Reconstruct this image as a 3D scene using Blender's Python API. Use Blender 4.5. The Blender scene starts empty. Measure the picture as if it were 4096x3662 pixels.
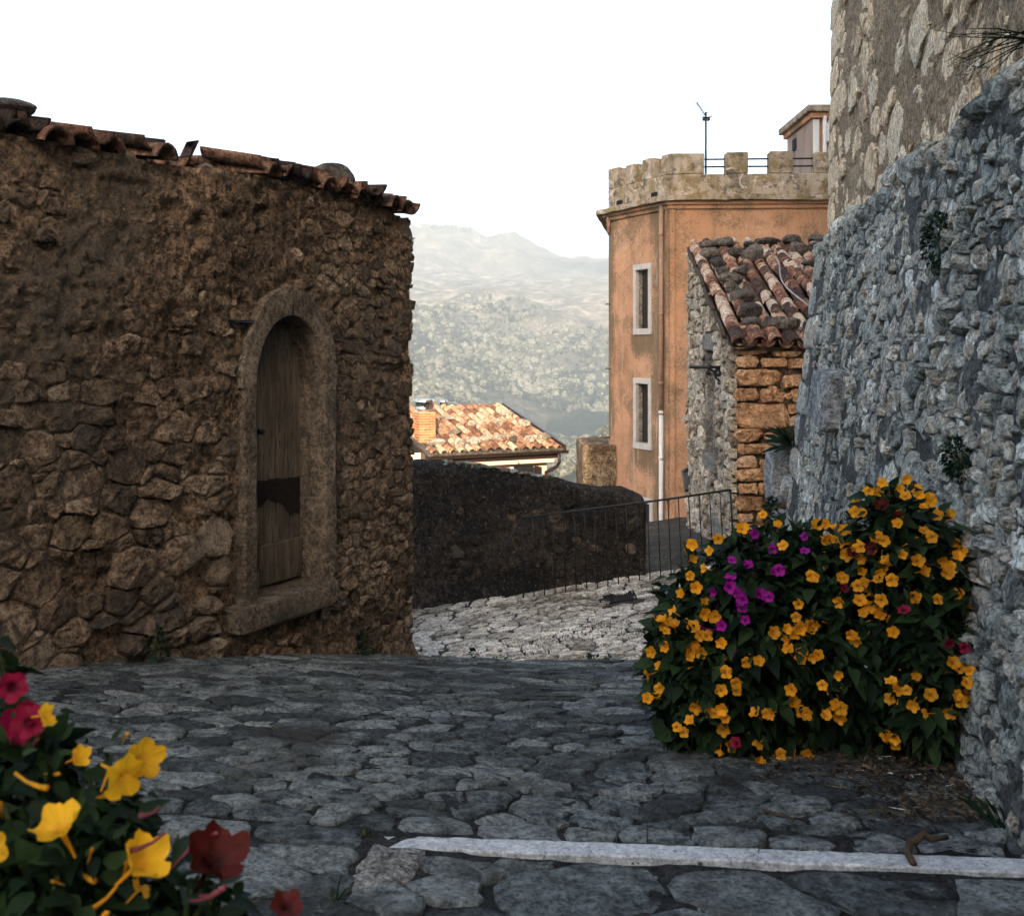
import bpy, math, random
import numpy as np
from mathutils import Vector, Matrix, Euler

# ------------------------------------------------------------------ camera, sky, sun, exposure
S = bpy.context.scene
COL = S.collection
PW, PH, FPX, HOR = 4096.0, 3662.0, 4000.0, 1400.0      # photo size, focal length and horizon in photo pixels
cam_d = bpy.data.cameras.new('camera'); cam = bpy.data.objects.new('camera', cam_d); COL.objects.link(cam)
cam.location = (0, 0, 0); cam.rotation_euler = (math.radians(90), 0, 0)
cam_d.sensor_fit = 'HORIZONTAL'; cam_d.sensor_width = 36.0; cam_d.lens = 36.0 * FPX / PW
cam_d.shift_y = (HOR - PH / 2) / PW
cam_d.clip_start = 0.05; cam_d.clip_end = 20000
cam_d.dof.use_dof = True; cam_d.dof.focus_distance = 7; cam_d.dof.aperture_fstop = 8
S.camera = cam
SUN_EL = math.radians(22.0)
SUN = Vector((-0.025 * math.cos(SUN_EL), -math.cos(SUN_EL), math.sin(SUN_EL))).normalized()
W = bpy.data.worlds.new('World'); S.world = W; W.use_nodes = True
wn = W.node_tree.nodes; wl_ = W.node_tree.links
bgn = wn['Background']; sky = wn.new('ShaderNodeTexSky'); sky.sky_type = 'NISHITA'; sky.sun_disc = False
sky.sun_elevation = SUN_EL; sky.sun_rotation = math.radians(181.4)
sky.air_density = .7; sky.dust_density = 6.0; sky.ozone_density = 1.0; sky.altitude = 800
wb = wn.new('ShaderNodeMix'); wb.data_type = 'RGBA'; wb.blend_type = 'MULTIPLY'; wb.inputs[0].default_value = 1.0; wb.inputs[7].default_value = (1.0, .96, .865, 1)   # white balance of a hazy evening
wl_.new(sky.outputs[0], wb.inputs[6]); wl_.new(wb.outputs[2], bgn.inputs[0]); bgn.inputs[1].default_value = 0.15
sd = bpy.data.lights.new('sun', 'SUN'); so = bpy.data.objects.new('sun', sd); COL.objects.link(so)
sd.energy = 2.8; sd.angle = math.radians(0.5); sd.color = (1.0, 0.86, 0.68)
so.rotation_euler = SUN.to_track_quat('Z', 'Y').to_euler()
S.view_settings.view_transform = 'Standard'; S.view_settings.look = 'None'
S.view_settings.exposure = 2.7; S.view_settings.gamma = 1.0; S.view_settings.use_curve_mapping = False
S.render.engine = 'CYCLES'
cy = S.cycles
cy.use_denoising = True; cy.max_bounces = 5; cy.diffuse_bounces = 3; cy.glossy_bounces = 2
cy.transmission_bounces = 3; cy.transparent_max_bounces = 8; cy.volume_bounces = 2
cy.use_adaptive_sampling = True; cy.adaptive_threshold = 0.01

# ------------------------------------------------------------------ helpers
rng = np.random.default_rng(7)
def R(a, b): return float(rng.uniform(a, b))
A = lambda *v: np.array(v, float)
WLOC = {}

def P(px, py, d):                      # a photo pixel at depth d -> world point (camera at the origin, looking along +y)
    return A((px - PW / 2) / FPX * d, d, (HOR - py) / FPX * d)
def unit(v):
    v = np.asarray(v, float); return v / np.linalg.norm(v)

def _hash(i, j, k, s):
    h = (i * 374761393 + j * 668265263 + k * 2147483647 + s * 974634777) & 0xffffffff
    h = ((h ^ (h >> 13)) * 1274126177) & 0xffffffff
    h = ((h ^ (h >> 16)) * 2246822519) & 0xffffffff
    return ((h ^ (h >> 15)) & 0xffffff) / float(0xffffff)
def vn(p, s=0):                        # value noise, 0..1
    p = np.asarray(p, float); q = np.floor(p).astype(np.int64); f = p - q; f = f * f * (3 - 2 * f)
    o = 0
    for a in (0, 1):
        for b in (0, 1):
            for c in (0, 1):
                w = (f[..., 0] if a else 1 - f[..., 0]) * (f[..., 1] if b else 1 - f[..., 1]) * (f[..., 2] if c else 1 - f[..., 2])
                o = o + w * _hash(q[..., 0] + a, q[..., 1] + b, q[..., 2] + c, s)
    return o
def fbm(p, oct=4, s=0, gain=.5):       # about -1..1
    p = np.asarray(p, float); o = 0; a = 1; t = 0
    for i in range(oct):
        o = o + a * (vn(p * (2 ** i) + i * 17.3, s + i) * 2 - 1); t += a; a *= gain
    return o / t
def p3(u, v, w=0): return np.stack([u, v, np.zeros_like(u) + w], -1)

def new_mesh(name, V, F, smooth=True, rnd=None, rad=None):
    me = bpy.data.meshes.new(name)
    V = np.asarray(V, float)
    me.from_pydata(V.tolist(), [], F.tolist() if isinstance(F, np.ndarray) else F)
    if smooth: me.polygons.foreach_set('use_smooth', np.ones(len(me.polygons), bool))
    for nm, val in (('rnd', rnd), ('rad', rad)):
        if val is not None:
            at = me.attributes.new(nm, 'FLOAT', 'POINT')
            at.data.foreach_set('value', np.broadcast_to(np.asarray(val, np.float32), (len(V),)).astype(np.float32).copy())
    me.update()
    return me
def tag(o, label=None, cat=None, group=None, kind=None):
    if label: o['label'] = label
    if cat: o['category'] = cat
    if group: o['group'] = group
    if kind: o['kind'] = kind
    return o
def link(o, parent, org):
    COL.objects.link(o); WLOC[o.name] = np.asarray(org, float)
    if parent is not None:
        o.parent = parent; o.location = np.asarray(org, float) - WLOC[parent.name]
    else: o.location = org
    return o
def thing(name, label, cat, loc, group=None):
    o = bpy.data.objects.new(name, None); o.empty_display_size = .2
    link(o, None, loc); return tag(o, label, cat, group)
def obj(name, V, F, mat, parent=None, smooth=True, rnd=None, org=None, rad=None):
    V = np.asarray(V, float)
    if org is None:
        org = A((V[:, 0].min() + V[:, 0].max()) / 2, (V[:, 1].min() + V[:, 1].max()) / 2, V[:, 2].min())
    o = bpy.data.objects.new(name, new_mesh(name, V - org, F, smooth, rnd, rad)); o.data.materials.append(mat)
    return link(o, parent, org)
def inst(name, me, M, org, parent=None):     # object with shared mesh and a rotation/scale matrix
    o = bpy.data.objects.new(name, me); link(o, parent, org)
    loc, q, sc = Matrix([list(r) + [0] for r in np.asarray(M, float)] + [[0, 0, 0, 1]]).decompose()
    o.rotation_euler = q.to_euler(); o.scale = sc
    return o

class MB:                              # collects shapes into one mesh
    def __init__(s): s.V = []; s.F = []; s.n = 0; s.r = []
    def add(s, V, F, rnd=0.5):
        V = np.asarray(V, float); s.V.append(V); k = s.n
        s.F += [[i + k for i in f] for f in (F.tolist() if isinstance(F, np.ndarray) else F)]
        s.n += len(V); s.r.append(np.broadcast_to(np.asarray(rnd, float), (len(V),)))
        return s
    def build(s, name, mat, parent=None, smooth=True, **k):
        if not s.V: return None
        return obj(name, np.concatenate(s.V), s.F, mat, parent, smooth, np.concatenate(s.r), **k)

def cbox(O, ax, ay, az, ch=.01):       # chamfered box from a corner and three edge vectors
    O = np.asarray(O, float); ax, ay, az = (np.asarray(v, float) for v in (ax, ay, az))
    if np.dot(np.cross(ax, ay), az) < 0: O = O + ax; ax = -ax
    L = [np.linalg.norm(v) for v in (ax, ay, az)]; c = [min(ch, l * .45) / l for l in L]
    V = []; idx = {}
    for i in (0, 1):
        for j in (0, 1):
            for k in (0, 1):
                for m in range(3):
                    e = [i, j, k]
                    q = [e[n] if n == m else (c[n] if e[n] == 0 else 1 - c[n]) for n in range(3)]
                    idx[(i, j, k, m)] = len(V); V.append(O + ax * q[0] + ay * q[1] + az * q[2])
    F = []
    for m in range(3):
        n, p = (m + 1) % 3, (m + 2) % 3
        for e in (0, 1):
            q = []
            for (a, b) in ((0, 0), (1, 0), (1, 1), (0, 1)):
                t = [0, 0, 0]; t[m] = e; t[n] = a; t[p] = b; q.append(idx[(t[0], t[1], t[2], m)])
            F.append(q if e else q[::-1])
    for m in range(3):                 # edges along axis m
        n, p = (m + 1) % 3, (m + 2) % 3
        for a in (0, 1):
            for b in (0, 1):
                def g(e, f):
                    t = [0, 0, 0]; t[m] = e; t[n] = a; t[p] = b; return idx[(t[0], t[1], t[2], f)]
                q = [g(0, n), g(1, n), g(1, p), g(0, p)]
                F.append(q if (a == b) == True else q[::-1])
    for i in (0, 1):
        for j in (0, 1):
            for k in (0, 1):
                q = [idx[(i, j, k, m)] for m in range(3)]
                F.append(q if (i + j + k) % 2 else q[::-1])
    return np.array(V), F
def tube(pts, rad, n=8, cap=True):
    pts = np.asarray(pts, float); m = len(pts); rad = np.broadcast_to(np.asarray(rad, float), (m,))
    V = []; up = A(0, 0, 1)
    for i in range(m):
        t = unit(pts[min(i + 1, m - 1)] - pts[max(i - 1, 0)])
        a = np.cross(t, up)
        if np.linalg.norm(a) < .05: a = np.cross(t, A(1, 0, 0))
        a = unit(a); b = np.cross(a, t)
        for k in range(n):
            th = 2 * math.pi * k / n; V.append(pts[i] + rad[i] * (a * math.cos(th) + b * math.sin(th)))
    F = [[i * n + k, i * n + (k + 1) % n, (i + 1) * n + (k + 1) % n, (i + 1) * n + k] for i in range(m - 1) for k in range(n)]
    if cap: F += [list(range(n))[::-1], [(m - 1) * n + k for k in range(n)]]
    return np.array(V), F
def grid(nu, nv):
    a = np.arange(nu * nv).reshape(nv, nu)
    return np.stack([a[:-1, :-1], a[:-1, 1:], a[1:, 1:], a[1:, :-1]], -1).reshape(-1, 4)
def ico(sub=2):
    import bmesh
    b = bmesh.new(); bmesh.ops.create_icosphere(b, subdivisions=sub, radius=1)
    V = np.array([v.co[:] for v in b.verts]); b.verts.ensure_lookup_table(); F = [[v.index for v in f.verts] for f in b.faces]; b.free()
    return V, F
ICO = {k: ico(k) for k in (1, 2, 3)}
def rock_shape(size, seed, rough=.35, sub=3, flat=.0):
    V, F = ICO[sub]; V = V.copy()
    g = np.random.default_rng(seed)
    for _ in range(9):                 # planar cuts give a broken-stone look
        n = unit(g.normal(size=3)); d = g.uniform(.55, .9); k = V @ n - d
        V -= np.outer(np.maximum(k, 0), n) * .9
    V *= (1 + rough * .45 * fbm(V * 1.6 + seed * 3.1, 4, seed))[:, None]
    return V * np.asarray(size, float), F

# ------------------------------------------------------------------ materials
MATS = {}
def ramp(nt, pts):
    r = nt.nodes.new('ShaderNodeValToRGB'); e = r.color_ramp.elements
    while len(e) < len(pts): e.new(.5)
    for el, (p, c) in zip(e, pts):
        el.position = p; el.color = (*c, 1) if len(c) == 3 else c
    return r
def nmath(nt, op, a, b=None, c=None):
    n = nt.nodes.new('ShaderNodeMath'); n.operation = op
    for i, v in enumerate((a, b, c)):
        if v is None: continue
        if isinstance(v, (int, float)): n.inputs[i].default_value = v
        else: nt.links.new(v, n.inputs[i])
    return n.outputs[0]
def noise(nt, co, scale, det=4, rough=.55, dist=0):
    n = nt.nodes.new('ShaderNodeTexNoise'); nt.links.new(co, n.inputs['Vector'])
    n.inputs['Scale'].default_value = scale; n.inputs['Detail'].default_value = det
    n.inputs['Roughness'].default_value = rough; n.inputs['Distortion'].default_value = dist
    return n.outputs['Fac']
def mixc(nt, fac, a, b, mode='MIX'):
    m = nt.nodes.new('ShaderNodeMix'); m.data_type = 'RGBA'; m.blend_type = mode; m.clamp_factor = True
    for s, v in ((m.inputs[0], fac), (m.inputs[6], a), (m.inputs[7], b)):
        if isinstance(v, (int, float)): s.default_value = v
        elif isinstance(v, tuple): s.default_value = (*v, 1)
        else: nt.links.new(v, s)
    return m.outputs[2]
def base_mat(name, rough=.9, spec=.3):
    m = bpy.data.materials.new(name); m.use_nodes = True; nt = m.node_tree; b = nt.nodes['Principled BSDF']
    b.inputs['Roughness'].default_value = rough; b.inputs['Specular IOR Level'].default_value = spec
    geo = nt.nodes.new('ShaderNodeNewGeometry')
    return m, nt, b, geo.outputs['Position']
def set_bump(nt, b, height, strength, dist):
    bp = nt.nodes.new('ShaderNodeBump'); bp.inputs['Strength'].default_value = strength; bp.inputs['Distance'].default_value = dist
    nt.links.new(height, bp.inputs['Height']); nt.links.new(bp.outputs[0], b.inputs['Normal'])
def stone_mat(name, pal, big=1.3, mid=9, fine=60, bump=.8, dist=.02, rough=.92, spots=None, spot_t=.62, spot_s=14, stain=None, stain_t=.55, stain_s=1.1, stretch=(1, 1, 1), objrnd=False, grain=.5, rw=.5, gain=1.0):
    pal = [tuple(x * gain * min(1, .86 / (max(c) * gain)) for x in c) for c in pal]; spots = spots and tuple(x * gain for x in spots); stain = stain and tuple(x * gain for x in stain)
    m, nt, b, pos = base_mat(name, rough, .2)
    if stretch != (1, 1, 1):
        mp = nt.nodes.new('ShaderNodeMapping'); mp.inputs['Scale'].default_value = stretch; nt.links.new(pos, mp.inputs[0]); co = mp.outputs[0]
    else: co = pos
    if objrnd:
        oi = nt.nodes.new('ShaderNodeObjectInfo'); rv = oi.outputs['Random']
    else:
        at = nt.nodes.new('ShaderNodeAttribute'); at.attribute_name = 'rnd'; rv = at.outputs['Fac']
    na = noise(nt, co, big, 5, .6); nb = noise(nt, co, mid, 7, .68, .4); nd = noise(nt, co, mid * 2.7, 8, .72, .2); nc = noise(nt, co, fine, 4, .65)
    ctr = lambda n, k: nmath(nt, 'MULTIPLY', nmath(nt, 'SUBTRACT', n, .5), k)
    f = nmath(nt, 'ADD', nmath(nt, 'MULTIPLY_ADD', nmath(nt, 'SUBTRACT', rv, .5), rw, .5), nmath(nt, 'ADD', ctr(na, 1.7), ctr(nb, 1.3)))
    k = len(pal); r = ramp(nt, [((i + .5) / k, c) for i, c in enumerate(pal)]); nt.links.new(f, r.inputs[0])
    col = r.outputs[0]
    g0 = nmath(nt, 'ADD', nmath(nt, 'ADD', ctr(nd, 3.4), ctr(nc, 2.2)), nmath(nt, 'MULTIPLY_ADD', ctr(nb, 1.6), 1.0, .5))   # pits dark and high spots pale: dirt, plus relief shading painted into the colour
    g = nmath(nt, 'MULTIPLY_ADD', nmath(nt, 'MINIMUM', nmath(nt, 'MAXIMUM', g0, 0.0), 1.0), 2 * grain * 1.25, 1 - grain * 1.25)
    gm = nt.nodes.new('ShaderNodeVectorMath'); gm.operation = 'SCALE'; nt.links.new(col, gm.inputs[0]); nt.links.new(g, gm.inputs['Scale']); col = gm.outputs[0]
    if stain:
        sn = noise(nt, pos, stain_s, 5, .65, .4); sr = ramp(nt, [(stain_t - .06, (0, 0, 0)), (stain_t + .1, (1, 1, 1))]); nt.links.new(sn, sr.inputs[0])
        col = mixc(nt, nmath(nt, 'MULTIPLY', sr.outputs[0], .8), col, stain)
    if spots:
        sn = noise(nt, pos, spot_s, 5, .7, .6); sr = ramp(nt, [(spot_t, (0, 0, 0)), (spot_t + .05, (1, 1, 1))]); nt.links.new(sn, sr.inputs[0])
        col = mixc(nt, nmath(nt, 'MULTIPLY', sr.outputs[0], .75), col, spots)
    nt.links.new(col, b.inputs['Base Color'])
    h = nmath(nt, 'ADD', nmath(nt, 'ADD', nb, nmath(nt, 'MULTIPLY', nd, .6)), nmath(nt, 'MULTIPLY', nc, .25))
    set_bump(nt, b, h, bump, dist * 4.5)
    MATS[name] = m; return m
def flat_mat(name, c, rough=.6, metal=0, spec=.4, var=.25, vs=6, bump=0, objrnd=False):
    m, nt, b, pos = base_mat(name, rough, spec); b.inputs['Metallic'].default_value = metal
    n = noise(nt, pos, vs, 5, .65, .2)
    c2 = tuple(x * (1 - var) for x in c); c3 = tuple(min(1, x * (1 + var)) for x in c)
    r = ramp(nt, [(.3, c2), (.7, c3)])
    if objrnd:
        oi = nt.nodes.new('ShaderNodeObjectInfo'); n2 = nmath(nt, 'MULTIPLY_ADD', nmath(nt, 'SUBTRACT', oi.outputs['Random'], .5), .5, n); nt.links.new(n2, r.inputs[0])
    else: nt.links.new(n, r.inputs[0])
    nt.links.new(r.outputs[0], b.inputs['Base Color'])
    if bump: set_bump(nt, b, noise(nt, pos, vs * 6, 5, .65), bump, .01)
    MATS[name] = m; return m

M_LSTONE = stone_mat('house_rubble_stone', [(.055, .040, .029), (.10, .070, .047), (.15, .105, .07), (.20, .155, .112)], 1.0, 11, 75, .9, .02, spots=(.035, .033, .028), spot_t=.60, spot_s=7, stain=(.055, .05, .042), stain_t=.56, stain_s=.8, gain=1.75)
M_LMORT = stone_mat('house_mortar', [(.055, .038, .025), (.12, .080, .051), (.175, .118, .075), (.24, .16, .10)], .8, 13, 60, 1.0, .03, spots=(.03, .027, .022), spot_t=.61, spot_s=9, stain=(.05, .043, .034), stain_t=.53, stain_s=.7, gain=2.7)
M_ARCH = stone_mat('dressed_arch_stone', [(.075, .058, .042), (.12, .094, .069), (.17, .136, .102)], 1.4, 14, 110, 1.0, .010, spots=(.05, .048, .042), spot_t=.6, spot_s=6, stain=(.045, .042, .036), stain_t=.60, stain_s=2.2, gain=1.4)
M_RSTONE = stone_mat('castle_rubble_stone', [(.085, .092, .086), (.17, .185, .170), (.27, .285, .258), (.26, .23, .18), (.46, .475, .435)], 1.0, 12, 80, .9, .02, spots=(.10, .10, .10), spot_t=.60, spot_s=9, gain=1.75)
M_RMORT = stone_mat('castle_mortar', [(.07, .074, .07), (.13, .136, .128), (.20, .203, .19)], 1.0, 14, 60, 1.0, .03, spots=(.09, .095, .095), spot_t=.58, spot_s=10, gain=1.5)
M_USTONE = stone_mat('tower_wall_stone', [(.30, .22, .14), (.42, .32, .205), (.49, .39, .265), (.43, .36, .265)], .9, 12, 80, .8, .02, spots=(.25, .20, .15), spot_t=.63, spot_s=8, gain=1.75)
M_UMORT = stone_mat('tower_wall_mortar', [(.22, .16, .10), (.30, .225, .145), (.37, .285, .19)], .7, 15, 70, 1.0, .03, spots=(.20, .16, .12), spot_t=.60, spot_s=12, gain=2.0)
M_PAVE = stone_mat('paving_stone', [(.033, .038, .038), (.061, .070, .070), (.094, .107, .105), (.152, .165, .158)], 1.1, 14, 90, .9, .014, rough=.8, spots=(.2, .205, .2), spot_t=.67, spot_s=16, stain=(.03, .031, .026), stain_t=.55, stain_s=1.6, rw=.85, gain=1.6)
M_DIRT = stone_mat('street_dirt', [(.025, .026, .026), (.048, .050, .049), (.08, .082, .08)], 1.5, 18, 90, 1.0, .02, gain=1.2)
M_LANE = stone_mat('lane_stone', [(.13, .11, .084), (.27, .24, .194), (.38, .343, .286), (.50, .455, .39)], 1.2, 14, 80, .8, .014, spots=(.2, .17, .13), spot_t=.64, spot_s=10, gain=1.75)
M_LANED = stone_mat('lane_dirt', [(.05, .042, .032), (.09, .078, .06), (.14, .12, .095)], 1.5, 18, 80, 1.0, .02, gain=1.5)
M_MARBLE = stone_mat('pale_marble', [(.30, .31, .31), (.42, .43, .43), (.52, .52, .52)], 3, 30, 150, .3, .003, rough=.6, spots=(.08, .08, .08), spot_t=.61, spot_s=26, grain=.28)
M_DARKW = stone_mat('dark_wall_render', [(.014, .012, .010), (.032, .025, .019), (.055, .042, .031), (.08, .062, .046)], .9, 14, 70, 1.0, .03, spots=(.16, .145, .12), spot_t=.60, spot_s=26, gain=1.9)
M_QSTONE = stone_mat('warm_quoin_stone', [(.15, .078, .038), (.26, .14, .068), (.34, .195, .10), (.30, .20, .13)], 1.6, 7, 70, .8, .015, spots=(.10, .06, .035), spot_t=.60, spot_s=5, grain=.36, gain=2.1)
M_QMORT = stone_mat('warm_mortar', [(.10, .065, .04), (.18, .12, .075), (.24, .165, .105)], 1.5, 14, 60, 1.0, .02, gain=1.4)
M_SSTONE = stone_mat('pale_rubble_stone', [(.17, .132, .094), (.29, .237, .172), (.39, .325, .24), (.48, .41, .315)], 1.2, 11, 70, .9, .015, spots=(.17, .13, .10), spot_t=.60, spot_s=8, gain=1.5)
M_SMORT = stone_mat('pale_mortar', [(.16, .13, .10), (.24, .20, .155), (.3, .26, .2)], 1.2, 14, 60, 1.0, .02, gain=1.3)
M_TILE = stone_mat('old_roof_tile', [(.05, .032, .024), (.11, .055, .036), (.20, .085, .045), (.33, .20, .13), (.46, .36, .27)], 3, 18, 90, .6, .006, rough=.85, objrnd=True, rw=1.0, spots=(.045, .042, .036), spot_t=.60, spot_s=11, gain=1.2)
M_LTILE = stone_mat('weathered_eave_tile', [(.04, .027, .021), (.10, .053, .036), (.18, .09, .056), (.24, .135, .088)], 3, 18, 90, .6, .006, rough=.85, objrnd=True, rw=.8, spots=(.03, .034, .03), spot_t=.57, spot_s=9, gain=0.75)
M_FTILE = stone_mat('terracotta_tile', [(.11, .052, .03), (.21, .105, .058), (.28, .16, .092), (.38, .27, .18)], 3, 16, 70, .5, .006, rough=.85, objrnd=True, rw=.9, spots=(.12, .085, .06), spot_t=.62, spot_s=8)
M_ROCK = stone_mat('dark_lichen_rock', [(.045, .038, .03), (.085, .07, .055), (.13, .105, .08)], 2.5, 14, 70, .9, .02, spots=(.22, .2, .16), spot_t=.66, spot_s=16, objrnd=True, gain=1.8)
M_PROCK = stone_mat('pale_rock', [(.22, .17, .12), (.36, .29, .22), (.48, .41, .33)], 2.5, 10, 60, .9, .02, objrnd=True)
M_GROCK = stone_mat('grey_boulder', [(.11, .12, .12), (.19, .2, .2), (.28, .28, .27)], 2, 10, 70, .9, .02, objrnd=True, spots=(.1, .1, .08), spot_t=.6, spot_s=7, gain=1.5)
M_IRON = flat_mat('black_iron', (.017, .018, .019), .55, .3, .4, .4, 30)
M_ZINC = flat_mat('brown_metal', (.06, .038, .028), .4, .6, .5, .3, 8)
M_STEEL = flat_mat('stainless_steel', (.75, .70, .65), .12, 1.0, .5, .05, 3)
M_WHITEP = flat_mat('white_pipe', (.72, .70, .66), .5, 0, .4, .12, 5)
M_PINKP = flat_mat('plaster_coloured_pipe', (.38, .22, .14), .7, 0, .3, .3, 6)
M_WHITE = flat_mat('white_paint', (.75, .73, .7), .6, 0, .3, .08, 6)
M_DARK = flat_mat('dark_interior', (.01, .01, .011), .8, 0, .2, .3, 4)
M_PATCH = flat_mat('dark_door_patch', (.014, .011, .009), .8, 0, .2, .5, 25, .5)
M_SHUT = flat_mat('dark_shutter', (.03, .02, .016), .6, 0, .3, .3, 20)
M_CREAM = flat_mat('cream_render', (.62, .47, .36), .9, 0, .2, .12, 3, .3)
M_FRAME = flat_mat('pale_window_frame', (.54, .49, .43), .85, 0, .2, .15, 7, .3)
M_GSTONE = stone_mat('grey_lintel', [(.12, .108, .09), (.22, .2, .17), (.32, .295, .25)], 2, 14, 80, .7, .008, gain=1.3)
M_BRICK = flat_mat('chimney_brick', (.40, .16, .06), .9, 0, .2, .3, 22, .6, True)
M_BMORT = flat_mat('brick_mortar', (.45, .36, .27), .95, 0, .2, .2, 20, .6)
M_LGLASS = flat_mat('lantern_glass', (.10, .11, .11), .15, 0, .6, .2, 8)
M_GLASSH = flat_mat('green_glass', (.10, .22, .16), .1, 0, .6, .3, 30)
M_TWIG = flat_mat('brown_twig', (.07, .048, .03), .9, 0, .2, .4, 40, .6)
M_DRY = flat_mat('dry_litter', (.10, .07, .04), .9, 0, .2, .7, 30, 0, False)
M_WIRE = flat_mat('pale_cable', (.35, .3, .25), .7)

def wood_mat():
    m, nt, b, pos = base_mat('weathered_door_wood', .85, .2)
    mp = nt.nodes.new('ShaderNodeMapping'); mp.inputs['Scale'].default_value = (14, 14, .9); nt.links.new(pos, mp.inputs[0])
    n1 = noise(nt, mp.outputs[0], 2.2, 6, .65, .8); n2 = noise(nt, mp.outputs[0], 9, 4, .7); n3 = noise(nt, pos, 2.5, 4, .6)
    f = nmath(nt, 'ADD', nmath(nt, 'MULTIPLY', n1, .6), nmath(nt, 'MULTIPLY', n3, .4))
    r = ramp(nt, [(.35, (.04, .031, .023)), (.5, (.10, .08, .06)), (.65, (.19, .155, .12))]); nt.links.new(f, r.inputs[0])
    cr = ramp(nt, [(.36, (.15, .15, .15)), (.44, (1, 1, 1))]); nt.links.new(n2, cr.inputs[0])
    nt.links.new(mixc(nt, 1.0, r.outputs[0], cr.outputs[0], 'MULTIPLY'), b.inputs['Base Color'])
    set_bump(nt, b, nmath(nt, 'ADD', n1, n2), .6, .006); return m
M_WOOD = wood_mat()

def plaster_mat(name, cols, stain, streak, top_z, zc=None, face=None):
    m, nt, b, pos = base_mat(name, .92, .15)
    n1 = noise(nt, pos, .7, 6, .6, .4); n2 = noise(nt, pos, 5, 5, .65); n3 = noise(nt, pos, 45, 3, .6)
    r = ramp(nt, [(.3, cols[0]), (.5, cols[1]), (.7, cols[2])]); nt.links.new(nmath(nt, 'ADD', nmath(nt, 'MULTIPLY', n1, .7), nmath(nt, 'MULTIPLY', n2, .3)), r.inputs[0])
    mp = nt.nodes.new('ShaderNodeMapping'); mp.inputs['Scale'].default_value = (2.6, 2.6, .28); nt.links.new(pos, mp.inputs[0])
    s1 = noise(nt, mp.outputs[0], 1.0, 6, .7, .3)
    sr = ramp(nt, [(.50, (0, 0, 0)), (.66, (1, 1, 1))]); nt.links.new(s1, sr.inputs[0])
    sp = ramp(nt, [(.42, (0, 0, 0)), (.60, (1, 1, 1))]); nt.links.new(noise(nt, pos, 30, 5, .75), sp.inputs[0])
    k = nmath(nt, 'MULTIPLY', sr.outputs[0], nmath(nt, 'MULTIPLY_ADD', sp.outputs[0], .7, .25))
    col = mixc(nt, nmath(nt, 'MULTIPLY', k, streak), r.outputs[0], stain)
    if face:                            # weather stains: beside the downpipe, at the far edge, below each sill
        dt = nt.nodes.new('ShaderNodeVectorMath'); dt.operation = 'DOT_PRODUCT'; sb = nt.nodes.new('ShaderNodeVectorMath'); sb.operation = 'SUBTRACT'
        nt.links.new(pos, sb.inputs[0]); sb.inputs[1].default_value = (3.16, 20, 0); nt.links.new(sb.outputs[0], dt.inputs[0]); dt.inputs[1].default_value = (-.480, .877, 0)
        sz = nt.nodes.new('ShaderNodeSeparateXYZ'); nt.links.new(pos, sz.inputs[0]); sv, zv = dt.outputs['Value'], sz.outputs[2]
        def band(x, c0, wd): return nmath(nt, 'MAXIMUM', nmath(nt, 'SUBTRACT', 1.0, nmath(nt, 'MULTIPLY', nmath(nt, 'ABSOLUTE', nmath(nt, 'SUBTRACT', x, c0)), 1 / wd)), 0.0)
        tot = nmath(nt, 'ADD', band(sv, .30, .42), nmath(nt, 'MULTIPLY', band(sv, 2.17, .30), .9))
        for zt in (.32, -2.06): tot = nmath(nt, 'ADD', tot, nmath(nt, 'MULTIPLY', nmath(nt, 'MINIMUM', nmath(nt, 'MULTIPLY', band(sv, .91, .45), 2.0), 1.0), nmath(nt, 'MULTIPLY', band(zv, zt - .02, .55), 1.6)))
        tot = nmath(nt, 'ADD', tot, nmath(nt, 'MULTIPLY', band(zv, 2.75, .8), nmath(nt, 'MULTIPLY', nmath(nt, 'GREATER_THAN', sv, .02), .5)))
        big = noise(nt, pos, 2.0, 5, .6, .3)
        th = nmath(nt, 'ADD', nmath(nt, 'MULTIPLY', tot, .55), nmath(nt, 'MULTIPLY_ADD', noise(nt, pos, 26, 6, .8), 1.6, nmath(nt, 'MULTIPLY_ADD', big, 1.4, -1.43)))
        kr = ramp(nt, [(.02, (0, 0, 0)), (.42, (1, 1, 1))]); nt.links.new(th, kr.inputs[0])
        col = mixc(nt, nmath(nt, 'MULTIPLY', kr.outputs[0], .82), col, (.14, .105, .06))
        pk = ramp(nt, [(.56, (0, 0, 0)), (.64, (1, 1, 1))]); nt.links.new(noise(nt, mp.outputs[0], 2.2, 6, .7, .5), pk.inputs[0])
        col = mixc(nt, nmath(nt, 'MULTIPLY', nmath(nt, 'MULTIPLY', pk.outputs[0], .55), nmath(nt, 'GREATER_THAN', sv, .02)), col, (.56, .40, .29))
    if zc:                              # green-ochre lichen band and black dirt of a parapet
        g1 = ramp(nt, [(.45, (0, 0, 0)), (.58, (1, 1, 1))]); nt.links.new(noise(nt, pos, 3.2, 6, .7, .5), g1.inputs[0])
        col = mixc(nt, nmath(nt, 'MULTIPLY', g1.outputs[0], .8), col, zc)
        g2 = ramp(nt, [(.52, (0, 0, 0)), (.60, (1, 1, 1))]); nt.links.new(noise(nt, pos, 4.5, 6, .75, .5), g2.inputs[0])
        col = mixc(nt, nmath(nt, 'MULTIPLY', g2.outputs[0], .85), col, (.10, .085, .065))
        g3 = ramp(nt, [(.575, (0, 0, 0)), (.61, (1, 1, 1))]); nt.links.new(noise(nt, pos, 2.4, 6, .75, .8), g3.inputs[0])
        col = mixc(nt, g3.outputs[0], col, (.58, .47, .37))
    nt.links.new(col, b.inputs['Base Color'])
    set_bump(nt, b, nmath(nt, 'ADD', n2, nmath(nt, 'MULTIPLY', n3, .5)), .45, .02)
    return m
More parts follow.
